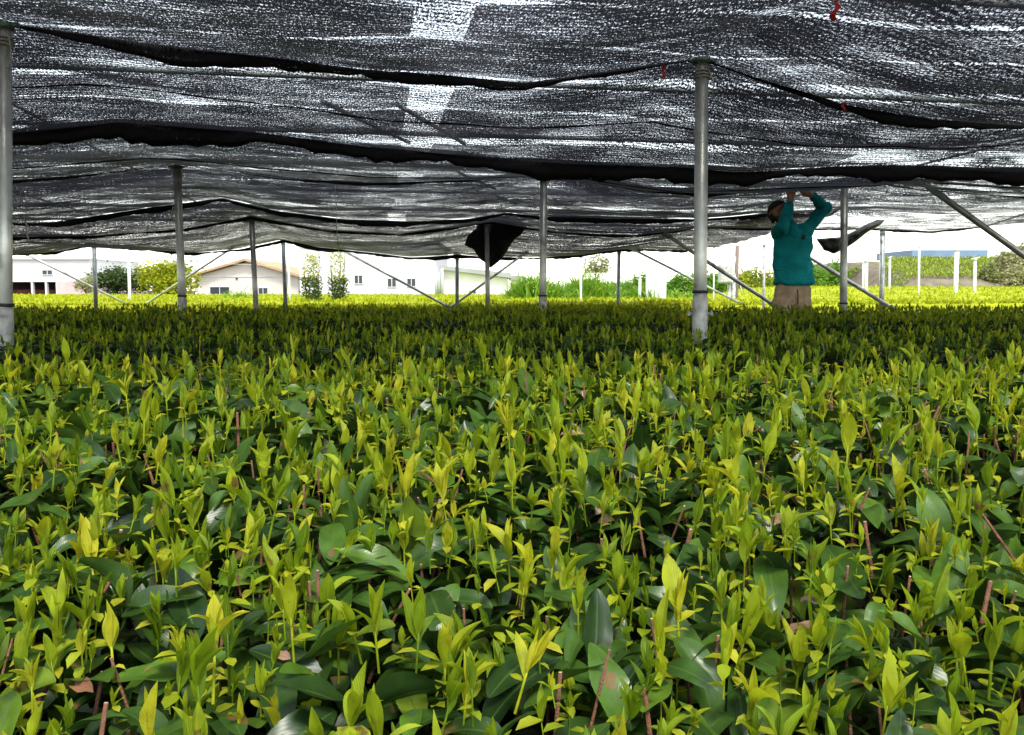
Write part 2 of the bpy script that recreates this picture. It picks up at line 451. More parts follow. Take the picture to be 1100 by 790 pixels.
def fish_leaves(x, y, z, n_per=2):
    """tiny round yellow leaves at the foot of a shoot"""
    n = len(x) * n_per
    own = np.repeat(np.arange(len(x)), n_per)
    az = rng.uniform(0, 6.28, n); el = rng.uniform(-0.2, 0.6, n)
    P = np.stack([x[own], y[own], z[own] + rng.uniform(-0.008, 0.012, n)], -1)
    ln = rng.uniform(0.008, 0.020, n)
    T = ang_dir(az, el)
    Nn = norm(np.stack([-np.cos(az) * np.sin(el), -np.sin(az) * np.sin(el), np.cos(el)], -1))
    return [P, T, Nn, ln, ln * 0.62, rng.uniform(0.2, 1.0, n), rng.uniform(0, 0.5, n), np.clip(rng.normal(0.8, 0.15, n), 0, 1)], own


def shoots_mesh(sel, S, Fi, nl, nw, name):
    """one mesh of the shoots whose index is in sel"""
    n = len(S['stem'][0])
    keep = np.zeros(n, bool); keep[sel] = True
    k = keep[S['own']]
    parts = [leaf_batch(*[a[k] for a in S['leaf']], nl, nw, 1, 0.12)]
    parts.append(tube_batch(*[a[keep] for a in S['stem']])[:4])
    if Fi is not None:
        k2 = keep[Fi[1]]
        if k2.any(): parts.append(leaf_batch(*[a[k2] for a in Fi[0]], 3, 2, 0))
    V, F, U, T = merge(parts)
    return np_mesh(name, V, F, M['shoot'], U, T)


def old_leaves(x, y, z, top, nl, nw, serr, size=1.0):
    n = len(x)
    az = rng.uniform(0, 6.28, n)
    el = np.clip(rng.normal(0.22, 0.48, n), -0.9, 1.4)
    T = ang_dir(az, el)
    Nn = norm(np.stack([-np.cos(az) * np.sin(el), -np.sin(az) * np.sin(el), np.cos(el)], -1) + rng.normal(0, 0.32, (n, 3)))
    ln = rng.uniform(0.038, 0.082, n) * size
    w = ln * rng.uniform(0.38, 0.50, n)
    tint = np.clip(rng.beta(2.2, 2.4, n) - 0.15 + rng.choice([0, 0, 0, 0, 0, 0.35], n), 0, 1)
    P = np.stack([x, y, z], -1) - T * (ln * 0.45)[:, None]
    return leaf_batch(P, T, Nn, ln, w, rng.normal(0.85, 0.5, n), rng.uniform(0.08, 0.5, n), tint, nl, nw, 0, 0.14, serr)


def row_profile(y, y0, y1, top, edge=0.09):
    """height of a clipped tea row across its width"""
    f = np.clip((y - y0) / (y1 - y0), 0, 1)
    return top - edge * (np.abs(2 * f - 1) ** 4) - 0.02 * (2 * f - 1) ** 2


def scatter(n, y0, y1, hw):
    """points in a trapezoid that widens with distance"""
    y = y0 + (y1 - y0) * rng.random(n)
    return rng.uniform(-1, 1, n) * hw(y), y


def core_sheet(y0, y1, hw, zf, name, parent, drop, mat):  # dark bumpy sheet below the leaves, standing in for the hedge's shaded interior
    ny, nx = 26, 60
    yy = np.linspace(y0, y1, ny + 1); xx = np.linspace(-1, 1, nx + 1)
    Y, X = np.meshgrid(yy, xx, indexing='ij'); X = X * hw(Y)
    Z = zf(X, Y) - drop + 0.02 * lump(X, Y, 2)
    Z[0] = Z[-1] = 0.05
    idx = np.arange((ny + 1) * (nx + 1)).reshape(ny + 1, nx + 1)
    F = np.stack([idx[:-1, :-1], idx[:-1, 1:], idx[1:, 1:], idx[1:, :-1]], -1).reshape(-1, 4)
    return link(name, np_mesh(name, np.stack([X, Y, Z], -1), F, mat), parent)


# ------------------------------------------------------------------ near tea row
def z_near(x, y):
    kx = np.array([-0.3, 0.0, 0.2, 0.4, 0.6, 0.85, 1.15, 1.5, 1.75, 1.9, 2.02])
    kz = np.array([0.20, 0.33, 0.40, 0.445, 0.485, 0.53, 0.565, 0.585, 0.575, 0.54, 0.46])
    return np.interp(y, kx, kz) + 0.016 * lump(x, y, 1.0) + 0.012 * lump(x, y, 2.7, 1)


near = empty('tea_hedge', (0, 1.0, 0), 'near clipped tea hedge crowded with bright yellow green shoots', 'tea hedge', 'clipped tea hedges under the net')
hw1 = lambda y: 0.75 + 0.86 * np.maximum(y, 0)
# old dark leaves, finer near the camera
parts = []
x, y = scatter(8000, 0.12, 1.0, hw1)
dep = rng.random(len(x)) ** 1.4 * 0.15
parts.append(old_leaves(x, y, z_near(x, y) + 0.014 - dep, None, 26, 4, 0.016))
x, y = scatter(8200, 1.0, 2.0, hw1)
dep = rng.random(len(x)) ** 1.6 * 0.12
parts.append(old_leaves(x, y, z_near(x, y) + 0.014 - dep, None, 6, 4, 0.0))
V, F, U, T = merge(parts)
link('foliage', np_mesh('foliage', V, F, M['leaf'], U, T), near)
core_sheet(-0.05, 2.0, hw1, z_near, 'inner_shade_sheet', near, 0.15, M['core'])

# shoots
x, y = scatter(7800, 0.16, 1.99, hw1)
dens = 0.60 + 0.5 * lump(x, y, 0.8, 3)
k = rng.random(len(x)) < dens + 0.25
x, y = x[k], y[k]
z = z_near(x, y) + rng.normal(-0.004, 0.016, len(x)) + 0.006
S = shoots_params(x, y, z, 4, 0.66)

Fi = fish_leaves(x, y, z, 2)
dpt = np.hypot(y, 0)
pxx = 550 + FPX * x / np.maximum(y, 0.05)
vis = (pxx > -20) & (pxx < 1120) & (y > 0.46)
order = np.argsort(np.where(vis, y, 99))
single = order[:100]
rest = order[100:]
nearrest = rest[y[rest] < 1.1]; farrest = rest[y[rest] >= 1.1]
for i in single:
    link('tea_shoot', shoots_mesh([i], S, Fi, 8, 4, 'tea_shoot'), near)
n_all = len(x)
ka = np.zeros(n_all, bool); ka[nearrest] = True
kb = np.zeros(n_all, bool); kb[farrest] = True
parts = []
for kk, nl, nw in ((ka, 7, 4), (kb, 4, 2)):
    o = kk[S['own']]
    parts.append(leaf_batch(*[a[o] for a in S['leaf']], nl, nw, 1, 0.12))
    parts.append(tube_batch(*[a[kk] for a in S['stem']])[:4])
    o = kk[Fi[1]]
    parts.append(leaf_batch(*[a[o] for a in Fi[0]], 3, 2, 0))
V, F, U, T = merge(parts)
tag(link('tea_shoots', np_mesh('tea_shoots', V, F, M['shoot'], U, T), near), kind='stuff')

# clipped woody twigs
x, y = scatter(1000, 0.2, 1.98, hw1)
n = len(x)
az = rng.uniform(0, 6.28, n); lean = np.abs(rng.normal(0, 0.3, n)); ln = rng.uniform(0.08, 0.16, n)
D = ang_dir(az, np.pi / 2 - lean)
P1 = np.stack([x, y, z_near(x, y) + rng.normal(0.006, 0.016, n)], -1)
P0 = P1 - D * ln[:, None]
rad = rng.uniform(0.0008, 0.0017, n)
bow = rng.normal(0, 0.004, (n, 3))
pxx = 550 + FPX * x / y
order = np.argsort(np.where((pxx > 0) & (pxx < 1100) & (y > 0.48), y, 99))
tw = lambda s: tube_batch(P0[s], P1[s], rad[s] * 1.5, rad[s], np.full(len(s), 0.5), 6, bow[s])
for i in order[:60]:
    a = tw(np.array([i]))
    link('clipped_twig', np_mesh('clipped_twig', a[0], a[1], [M['twig'], M['cut']], a[2], a[3], a[4]), near)
a = tw(order[60:])
tag(link('clipped_twigs', np_mesh('clipped_twigs', a[0], a[1], [M['twig'], M['cut']], a[2], a[3], a[4]), near), kind='stuff')

# a few dead leaves caught in the hedge: (px, py, y, length, tint)
for (px, py, yy, ln_, t_) in [(848, 566, 0.86, 0.030, 0.6), (628, 468, 1.22, 0.040, 0.55), (470, 540, 0.95, 0.028, 0.8), (100, 744, 0.56, 0.024, 0.0), (884, 648, 0.70, 0.020, 1.0), (875, 678, 0.66, 0.026, 0.4), (640, 553, 0.92, 0.03, 0.7), (312, 708, 0.6, 0.018, 0.35), (660, 560, 0.9, 0.022, .5)]:
    p = at(px, py, yy)
    P = np.array([[*p]]); azz = random.uniform(0, 6.28)
    a = leaf_batch(P, ang_dir(np.array([azz]), np.array([0.5])), np.array([[0.3, -0.6, 0.8]]), np.array([ln_]), np.array([ln_ * 0.55]), np.array([1.4]), np.array([0.6]), np.array([t_]), 8, 4, 0, 0.5)
    link('dead_leaf', np_mesh('dead_leaf', a[0], a[1], M['dry'], a[2], a[3]), near)

# ------------------------------------------------------------------ rows further back
rows = [
    (2.30, 4.36, 0.565, 4200, 3000, 3, 2, 'second clipped tea hedge, in the shade directly behind the near bright hedge'),
    (4.60, 6.30, 0.57, 5200, 3500, 2, 2, 'third clipped tea hedge, dark olive, behind the nearest pair of posts'),
    (6.55, 8.20, 0.583, 6200, 3800, 2, 2, 'fourth clipped tea hedge, dark, just in front of the worker'),
    (8.95, 10.6, 0.52, 3600, 2600, 2, 1, 'fifth clipped tea hedge, just behind the worker'),
    (11.4, 13.2, 0.44, 3200, 2400, 2, 1, 'sixth clipped tea hedge, lower and farthest back under the net'),
]
for (y0, y1, top, ns, nlv, nl, nw, lab) in rows:
    o = empty('tea_hedge', (0, (y0 + y1) / 2, 0), lab, 'tea hedge', 'clipped tea hedges under the net')
    hw = lambda yy: 1.1 + 0.68 * yy
    zf = lambda X, Y, a=y0, b=y1, t=top: row_profile(Y, a, b, t) + 0.014 * lump(X, Y, 0.8, a) + 0.008 * lump(X, Y, 2.2, a)
    core_sheet(y0, y1, hw, zf, 'inner_shade_sheet', o, 0.07, M['core'])
    far_ = y0 > 4
    x, y = scatter(nlv * 2, y0, y1, hw)
    a = old_leaves(x, y, zf(x, y) - 0.01 - rng.random(len(x)) ** 1.5 * 0.08, None, 4 if not far_ else 2, 2, 0, 1.0 if not far_ else 1.25)
    link('foliage', np_mesh('foliage', a[0], a[1], M['leaf'], a[2], a[3]), o)
    x, y = scatter(int(ns * 1.25), y0, y1, hw)
    k = rng.random(len(x)) < 0.8 + 0.35 * lump(x, y, 0.7, y0)
    x, y = x[k], y[k]
    z = zf(x, y) + rng.normal(-0.012, 0.014, len(x))
    S2 = shoots_params(x, y, z, 4 if not far_ else 3, 0.66 if not far_ else 0.88, -0.06)
    parts = [leaf_batch(*S2['leaf'], nl, nw, 1)]
    if not far_: parts.append(tube_batch(*S2['stem'])[:4])
    V, F, U, T = merge(parts)
    tag(link('tea_shoots', np_mesh('tea_shoots', V, F, M['shoot'], U, T), o), kind='stuff')


# ------------------------------------------------------------------ ground
def grid_sheet(name, xs, ys, zf, mat, kind='structure', label=None):
    X, Y = np.meshgrid(xs, ys)
    Z = zf(X, Y)
    ny, nx = X.shape
    idx = np.arange(ny * nx).reshape(ny, nx)
    F = np.stack([idx[:-1, :-1], idx[:-1, 1:], idx[1:, 1:], idx[1:, :-1]], -1).reshape(-1, 4)
    o = link(name, np_mesh(name, np.stack([X, Y, Z], -1), F, mat))
    return tag(o, label, None, None, kind)


def ground_z(X, Y):
    return np.where(Y < 9, 0.0, np.where(Y < 16, -(Y - 9) * 0.012, -0.084 - np.clip((Y - 16) * 0.005, 0, 0.4)))


gx = np.r_[-1500, -400, -120, np.linspace(-60, 60, 61), 120, 400, 1500]
gy = np.r_[-200, -40, np.linspace(-6, 90, 97), 150, 400, 1000, 2500]
grid_sheet('ground', gx, gy, lambda X, Y: ground_z(X, Y) + 0.015 * lump(X, Y, .5), M['soil'])

# sunlit tea field beyond the net: one mass nobody could count
def field_z(X, Y):
    z = 0.50 - (Y - 16) * 0.0032
    g = np.clip((X - 0.16 * Y - 1.5) / 5.0, 0, 1)
    z = z + g * g * (3 - 2 * g) * np.clip(Y - 16, 0, 31) * 0.0165
    return z + 0.045 * np.sin(2 * np.pi * (Y + 0.05 * X) / 1.8) + 0.02 * lump(X, Y, 0.6)

fxs = np.linspace(-62, 62, 311); fys = np.r_[15.75, np.linspace(15.8, 72, 230)]
fo = grid_sheet('tea_field', fxs, fys, lambda X, Y: np.where(Y < 15.78, -0.05, field_z(X, Y)), M['fieldbase'], 'stuff', 'sunlit yellow green tea field spread beyond the net')
n = 42000
y = 15.85 + 52 * rng.random(n) ** 2.2
x = rng.uniform(-1, 1, n) * (4 + 0.75 * y)
z = field_z(x, y) - 0.02
az = rng.uniform(0, 6.28, n); el = rng.uniform(0.6, 1.5, n)
ln = rng.uniform(0.05, 0.10, n) * (0.7 + y / 40)
a = leaf_batch(np.stack([x, y, z], -1), ang_dir(az, el), ang_dir(az + np.pi, np.pi / 2 - el), ln, ln * 0.5, rng.normal(0, .3, n), rng.uniform(.2, .6, n), np.clip(rng.normal(0.6, 0.22, n), 0, 1), 2, 2, 1)
link('field_shoots', np_mesh('field_shoots', a[0], a[1], M['sunleaf'], a[2], a[3]), fo)


# ------------------------------------------------------------------ posts
O0 = np.array([0.89, 4.0]); UU = np.array([0.988, 0.155]); VV = np.array([-0.155, 0.988])
BS, BT = 3.0, 3.87


def st(s, t):
    return O0 + UU * (BS * s) + VV * (BT * t)


def post(name_label, pxt, pyt, pxb, d, r, sleeve=True, mat='steel', band_py=None, sleeve_top=None):
    top = at(pxt, pyt, d); bot = at(pxb, 330, d)
    k = (top.z - float(ground_z(0, d))) / (top.z - bot.z)
    g = top.lerp(bot, k)
    o = empty('net_post', g, name_label, 'post', 'posts holding up the shade net')
    bm = bmesh.new(); add_tube(bm, [g, top], r, 20)
    link('pole', bm_mesh('pole', bm, M[mat]), o)
    ax = (top - g).normalized()
    if sleeve:
        zt = sleeve_top
        f = lambda zz: g.lerp(top, (zz - g.z) / (top.z - g.z))
        bm = bmesh.new(); add_tube(bm, [g - ax * 0.05, f(zt - 0.03), f(zt)], [r * 1.17, r * 1.17, r * 1.06], 20)
        link('base_sleeve', bm_mesh('base_sleeve', bm, M['sleeve']), o)
        b = f(zt + 0.004)
        bm = bmesh.new()
        add_tube(bm, [b, b + ax * 0.014], r * 1.22, 20)
        link('rubber_band', bm_mesh('rubber_band', bm, M['rubber']), o)
    bm = bmesh.new()
    add_tube(bm, [top - ax * 0.012, top + ax * 0.014], r * 1.3, 16)
    add_box(bm, top + Vector((r * 1.3, 0, 0.004)), (0.05, 0.02, 0.016), None, 0.003)
    add_box(bm, top + Vector((-r * 1.3, 0, 0.004)), (0.05, 0.02, 0.016), None, 0.003)
    link('top_clamp', bm_mesh('top_clamp', bm, M['clamp']), o)
    bm = bmesh.new()
    for q in range(3):
        zz = 0.05 + q * 0.014
        add_tube(bm, [top - ax * (zz + .006 * math.sin(a_)) + Vector((math.cos(a_), math.sin(a_), 0)) * r * 1.12 for a_ in [6.2832 * k_ / 16 for k_ in range(17)]], 0.003, 6)
    add_tube(bm, [top - ax * 0.05 + Vector((r, -r * .6, 0)), top - ax * .10 + Vector((r * 1.6, -r, 0)), top - ax * .17 + Vector((r * 1.3, -r * 1.2, 0))], 0.003, 6)
    link('wire_tie', bm_mesh('wire_tie', bm, M['twine']), o)
    return o


pA = post('thick galvanised net post nearest the camera, standing left of the worker', 754, 66, 752, 4.0, 0.0305, True, 'steel', None, 0.742)
post('thick net post cut off by the left side of the picture', 5, 28, 6, 3.45, 0.0255, True, 'steel', None, 0.69)
post('net post with a black band, between the lime green tree and the cream house', 190, 180, 196, 7.4, 0.033, True, 'steel', None, 0.70)
post('net post with a black band, just right of the hanging black net bundle', 584, 187, 583, 7.83, 0.033, True, 'steel', None, 0.70)
post('net post standing just right of the worker in teal', 907, 193, 906, 8.2, 0.034, True, 'steel', None, 0.625)
post('slim net post in front of the cream house', 270, 233, 275, 11.2, 0.034, False, 'steel')
post('slim net post behind the hanging black net bundle', 523, 237, 524, 11.7, 0.032, False, 'steel')
post('slim net post in front of the green terrace, right of the worker', 948, 247, 947, 12.6, 0.036, False, 'steel')
post('thin net post left of the dark round tree', 101, 262, 103, 14.9, 0.036, False, 'steeldark')
post('thin net post between the cream house and the leafy saplings', 304, 258, 307, 15.2, 0.036, False, 'steeldark')
post('thin net post where two braces meet before the low white shed', 491, 274, 491, 15.5, 0.034, False, 'steeldark')
post('thin net post in front of the bright weeds, right of centre', 665, 268, 664, 16.0, 0.034, False, 'steeldark')
# short bolt lugs on the nearest post
bm = bmesh.new()
c = at(752, 337, 4.0)
add_tube(bm, [c + Vector((-0.05, 0, 0)), c + Vector((0.05, 0, 0))], 0.006, 8)
add_box(bm, c + Vector((-0.053, 0, 0)), (0.012, 0.02, 0.02), None, .002); add_box(bm, c + Vector((0.053, 0, 0)), (0.012, 0.02, 0.02), None, .002)
link('bolt', bm_mesh('bolt', bm, M['sleeve']), pA)


def brace(label, p0, p1, d0, d1, r=0.022):
    a, b = at(*p0, d0), at(*p1, d1)
    o = empty('brace_pipe', b, label, 'brace', 'slanting brace pipes between the posts')
    bm = bmesh.new(); add_tube(bm, [a, b], r, 12)
    link('pipe', bm_mesh('pipe', bm, M['steel']), o)
    for q in (a, b):
        bm = bmesh.new()
        dv = (b - a).normalized()
        add_tube(bm, [q - dv * 0.03, q + dv * 0.03], r * 1.5, 10)
        link('end_clamp', bm_mesh('end_clamp', bm, M['steeldark']), o)


brace('slanting pipe brace in front of the pink walled workshop', (28, 273), (142, 330), 15.2, 16.5)
brace('slanting pipe brace rising rightwards from the lime green tree to the cream house', (152, 330), (250, 266), 16.5, 15.2)
brace('slanting pipe brace in front of the white building with three windows', (366, 268), (480, 329), 15.4, 15.6)
brace('slanting pipe brace rising in front of the low white shed', (483, 331), (566, 271), 15.6, 15.6)
brace('thin slanting pipe brace behind the nearest post, over the bright weeds', (676, 266), (795, 326), 15.8, 16.0)
brace('slanting pipe brace that passes behind the nearest post and ends beside the worker', (715, 252), (830, 327), 12.0, 12.4, 0.028)
brace('slanting pipe brace from behind the worker down to a slim post', (850, 264), (958, 331), 12.2, 12.6, 0.03)
brace('long thick brace pipe slanting down out of the right edge', (985, 192), (1175, 329), 8.3, 8.7, 0.030)


# ------------------------------------------------------------------ shade net
def line_z(pts, s, t):
    """height of a traced fold line (picture points) at bay coordinates"""
    xs = np.array([p[0] for p in pts], float); ys = np.array([p[1] for p in pts], float)
    s = np.asarray(s, float)
    P = O0 + UU * (BS * s)[..., None] + VV * (BT * t)
    z = np.full(s.shape, 1.75)
    for _ in range(3):
        dep = P[..., 1] * CP - (z - CAMZ) * SP
        px = 550 + FPX * P[..., 0] / dep
        py = np.interp(px, xs, ys)
        b = (395 - py) / FPX
        z = CAMZ + P[..., 1] * (b * CP - SP) / (b * SP + CP)
    return z


L1 = [(-400, 60), (-120, 20), (5, 26), (200, 54), (420, 78), (560, 90), (680, 74), (754, 62), (830, 90), (900, 112), (1000, 130), (1100, 135), (1342, 92), (1700, 140)]
L2 = [(-400, 120), (-100, 148), (20, 143), (130, 133), (270, 143), (400, 160), (550, 172), (700, 181), (800, 187), (900, 180), (1000, 180), (1100, 183), (1350, 172)]
L3 = [(-300, 180), (-100, 200), (50, 192), (192, 178), (300, 192), (400, 197), (500, 194), (583, 185), (680, 203), (760, 209), (840, 204), (907, 193), (1000, 205), (1100, 212), (1300, 200)]
L35 = [(-300, 232), (-50, 240), (60, 240), (160, 224), (239, 214), (298, 228), (370, 237), (440, 239), (500, 236), (545, 229), (580, 233), (660, 236), (750, 236), (830, 230), (907, 226), (1000, 232), (1100, 230), (1300, 225)]
L4 = [(-300, 250), (-60, 256), (100, 254), (200, 246), (270, 233), (350, 248), (430, 252), (523, 238), (600, 250), (680, 253), (747, 244), (850, 246), (948, 246), (1000, 249), (1060, 243), (1110, 226), (1300, 215)]
L5 = [(-300, 262), (-50, 268), (15, 272), (60, 271), (102, 262), (150, 266), (210, 272), (260, 268), (305, 258), (340, 266), (400, 272), (440, 277), (470, 276), (491, 274), (530, 277), (580, 277), (620, 274), (665, 267), (710, 269), (760, 269), (830, 268), (1000, 262), (1400, 255)]
LINES = [(-0.75, None, 0), (0.0, L1, 0.10), (0.37, L2, 0.0), (1.0, L3, 0.06), (1.6, L35, 0.05), (2.0, L4, 0.05), (3.0, L5, 0.07)]


def net_z(s, t):
    s = np.asarray(s, float); t = np.asarray(t, float)
    z = np.zeros(np.broadcast(s, t).shape)
    zs = []
    for (tt, pts, sag) in LINES:
        zs.append(line_z(pts, s, tt) if pts else line_z(L1, s, 0.0) - 0.02)
    for k in range(len(LINES) - 1):
        t0, t1 = LINES[k][0], LINES[k + 1][0]
        m = (t >= t0 - 1e-6) & (t <= t1 + 1e-6)
        f = np.clip((t - t0) / (t1 - t0), 0, 1)
        sag = LINES[k + 1][2]
        zz = zs[k] * (1 - f) + zs[k + 1] * f - sag * 4 * f * (1 - f)
        z = np.where(m, zz, z)
    X, Y = s * BS, t * BT
    wr = 0.020 * np.sin(Y * 9 + 1.2 * np.sin(X * 1.1) + 0.6 * np.sin(X * 2.7)) * np.sin(X * 0.9 + Y * 1.3) + 0.012 * np.sin(Y * 17 + X * 1.7 + 1.5 * np.sin(X * 0.6))
    return z + wr * (0.6 + 0.4 * np.sin(X * 0.7))


def net_sheet(name, s0, s1, t0, t1, mat, parent, dz=0.0, step=0.055, zf=None, smax=None):
    ns = int((s1 - s0) * BS / step); nt_ = max(4, int((t1 - t0) * BT / step))
    s = np.linspace(s0, s1, ns + 1); t = np.linspace(t0, t1, nt_ + 1)
    Tm, Sm = np.meshgrid(t, s, indexing='ij')
    Z = (zf or net_z)(Sm, Tm) + dz
    P = O0 + UU * (BS * Sm)[..., None] + VV * (BT * Tm)[..., None]
    V = np.concatenate([P, Z[..., None]], -1)
    idx = np.arange(V.shape[0] * V.shape[1]).reshape(V.shape[:2])
    F = np.stack([idx[:-1, :-1], idx[:-1, 1:], idx[1:, 1:], idx[1:, :-1]], -1).reshape(-1, 4)
    uv = np.stack([Sm * BS, Tm * BT], -1).reshape(-1, 2)
    return link(name, np_mesh(name, V, F, mat, uv), parent)


def hem(name, pts, t, s0, s1, hh, parent, mat='hem', thick=0.35, dz=0.0, seed=0, fade=None):
    """folded net edge: an uneven flattened roll that follows a fold line"""
    n = int((s1 - s0) * BS / 0.06)
    s = np.linspace(s0, s1, n + 1)
    z = line_z(pts, s, t) + dz
    P = O0 + UU * (BS * s)[:, None] + VV * (BT * t)
    k = 10
    a = np.arange(k) * 2 * np.pi / k
    var = 1 + 0.28 * np.sin(s * 7 + seed) + 0.22 * np.sin(s * 17 + seed * 2) + 0.12 * np.sin(s * 41 + seed) + 0.10 * np.sin(s * 97 + 2 * np.sin(s * 13)) + 0.08 * np.sin(s * 151 + seed)
    h = hh * var * 0.5
    if fade is not None: h = h * np.clip(np.interp(s, fade[0], fade[1]), 0.08, 2)
    off = 0.012 * np.sin(s * 23 + seed)
    V = np.zeros((n + 1, k, 3))
    V[..., 0] = P[:, None, 0] + VV[0] * (np.cos(a)[None] * h[:, None] * thick + off[:, None])
    V[..., 1] = P[:, None, 1] + VV[1] * (np.cos(a)[None] * h[:, None] * thick + off[:, None])
    V[..., 2] = z[:, None] - h[:, None] * 0.6 + np.sin(a)[None] * h[:, None] * (1 + 0.2 * np.sin(a * 3)[None])
    idx = np.arange((n + 1) * k).reshape(n + 1, k)
    F = np.stack([idx[:-1], np.roll(idx, -1, 1)[:-1], np.roll(idx, -1, 1)[1:], idx[1:]], -1).reshape(-1, 4)
    uv = np.stack([np.repeat(s * BS, k), np.tile(np.arange(k) / k * 0.3, n + 1)], -1)
    return link(name, np_mesh(name, V, F, M[mat], uv), parent)


def seam(t, s0, s1, parent, r, dz):
    s = np.linspace(s0, s1, int((s1 - s0) * BS / 0.08))
    tv = t + 0.006 * np.sin(s * 9) + 0.004 * np.sin(s * 23)
    z = net_z(s, tv) + dz - r * 0.6
    P = O0 + UU * (BS * s)[:, None] + VV * (BT * tv)[:, None]
    k = 6; a = np.arange(k) * 2 * np.pi / k
    rr = r * (1 + .25 * np.sin(s * 31) + .2 * np.sin(s * 77))
    V = np.zeros((len(s), k, 3))
    V[..., 0] = P[:, None, 0] + VV[0] * np.cos(a) * rr[:, None] * 1.6
    V[..., 1] = P[:, None, 1] + VV[1] * np.cos(a) * rr[:, None] * 1.6
    V[..., 2] = z[:, None] + np.sin(a) * rr[:, None]
    idx = np.arange(V.shape[0] * k).reshape(-1, k)
    F = np.stack([idx[:-1], np.roll(idx, -1, 1)[:-1], np.roll(idx, -1, 1)[1:], idx[1:]], -1).reshape(-1, 4)
    uv = np.stack([np.repeat(s * BS, k), np.tile(np.arange(k) / k * .1, len(s))], -1)
    return link('seam', np_mesh('seam', V, F, M['hem'], uv), parent)


nA = empty('shade_net', (0.89, 4.0, 1.83), 'black shade net sheet nearest overhead, sagging in coarse bright and dark grain', 'shade net', 'sheets of black shade net')
net_sheet('net_sheet', -2.1, 1.9, -0.75, 0.375, M['net'], nA)
hem('fold', L1, 0.0, -2.1, 1.9, 0.042, nA, seed=1, fade=([-2.1, -1, -0.8, -.3, -.05, 0.05, 0.3, 1.9], [.3, .2, 1.2, 1.2, .15, .15, 1.1, 1.4]))
hem('hem', L2, 0.37, -2.1, 1.9, 0.088, nA, seed=2)
seam(0.19, -2.1, 1.9, nA, 0.004, 0)
nB = empty('shade_net', (0.6, 6.5, 1.8), 'black shade net sheet in the middle, beyond the thick dark hem', 'shade net', 'sheets of black shade net')
net_sheet('net_sheet', -2.6, 2.3, 0.36, 1.60, M['netmiddle'], nB, dz=0.02)
hem('hem', L35, 1.6, -2.6, 1.08, 0.05, nB, seed=5)
hem('fold', L3, 1.0, -2.6, 2.3, 0.030, nB, seed=6, fade=([-2.6, -1.6, -1.1, -1, -.9, -.4, -.05, 0.05, .5, 0.95, 1.05, 2.3], [1, 1, .2, .1, .2, 1, .1, .1, 1, .1, .1, 1]))
seam(0.72, -2.6, 2.3, nB, 0.005, 0.02)
nC = empty('shade_net', (0.2, 11.5, 1.7), 'black shade net sheet farthest back, its scalloped edge against the white sky', 'shade net', 'sheets of black shade net')
net_sheet('net_sheet', -3.4, 1.42, 1.6, 3.0, M['netfar'], nC, dz=0.015, step=0.07)
hem('hem', L5, 3.0, -3.4, 1.42, 0.055, nC, seed=8)
hem('fold', L4, 2.0, -3.4, 1.42, 0.035, nC, seed=9)
nD = empty('shade_net', (4.0, 11.0, 1.7), 'thin bright shade net sheet at right, above the green terrace', 'shade net', 'sheets of black shade net')
net_sheet('net_sheet', 1.05, 3.3, 1.58, 2.02, M['netthin'], nD, dz=0.012)
hem('hem', L4, 2.02, 1.12, 3.3, 0.03, nD, seed=12)

# second layer above: flat strips laid side by side, narrow gaps left between them
UZ = 2.16
def upper_z(s, t):
    X, Y = s * BS, t * BT
    return UZ - np.clip(t - 1.5, 0, 3) * 0.12 + 0.012 * np.sin(X * 2.1 + Y * 3) + 0.01 * np.sin(X * 5 - Y * 4)

tt = -0.72
kk = 0
lab_up = 'strip of flat shade net laid across the pipes above the sagging net'
while tt < 2.95:
    w = random.uniform(0.16, 0.34)
    gap = random.choice([0.01, 0.02, 0.05, 0.10])
    gs = -0.375 + random.uniform(-0.015, 0.015)
    rt = 1.15 if tt > 0.9 else 2.1
    for (a, b) in (((-2.9, gs - 0.05), (gs + 0.05, rt)) if random.random() < 0.5 else ((-2.9, rt),)):
        o = net_sheet('upper_net_strip', a, b, tt, min(tt + w, 3.0), M['netupper'], None, step=0.16, zf=upper_z)
        tag(o, lab_up, 'net strip', 'strips of the upper shade net layer')
    tt += w + gap
    kk += 1

# roof pipes above
def pipe(label, a, b, r=0.016, name='roof_pipe'):
    bm = bmesh.new(); add_tube(bm, [a, b], r, 8)
    o = link(name, bm_mesh(name, bm, M['steeldark']))
    return tag(o, label, 'roof pipe', 'pipes of the net roof frame')

def P3(s, t, z):
    p = st(s, t); return Vector((p[0], p[1], z))

lab_v = 'steel roof pipe running away from the camera above the net'
lab_u = 'steel roof pipe running crosswise above the net, showing as a dark bar'
lab_d = 'slanted steel roof pipe of the frame above the net'
for s in (-2, -1.33, 1.33):
    pipe(lab_v, P3(s, -0.74, UZ - 0.05), P3(s, 3.0, UZ - 0.2), 0.012)
for t in (0, 0.5, 1, 1.5, 2, 2.5, 3):
    pipe(lab_u, P3(-2.8, t, UZ - 0.03 - max(0, t - 1.5) * 0.12), P3(1.4, t, UZ - 0.03 - max(0, t - 1.5) * .12), 0.02)
for (s, t) in ((-0.62, 0.62), (-0.45, 0.62), (-0.2, 1.5), (-1, 2), (0, 2)):
    pipe(lab_d, P3(s, t, UZ - 0.09), P3(s + 0.22, t + 0.45, UZ - 0.06), 0.018)

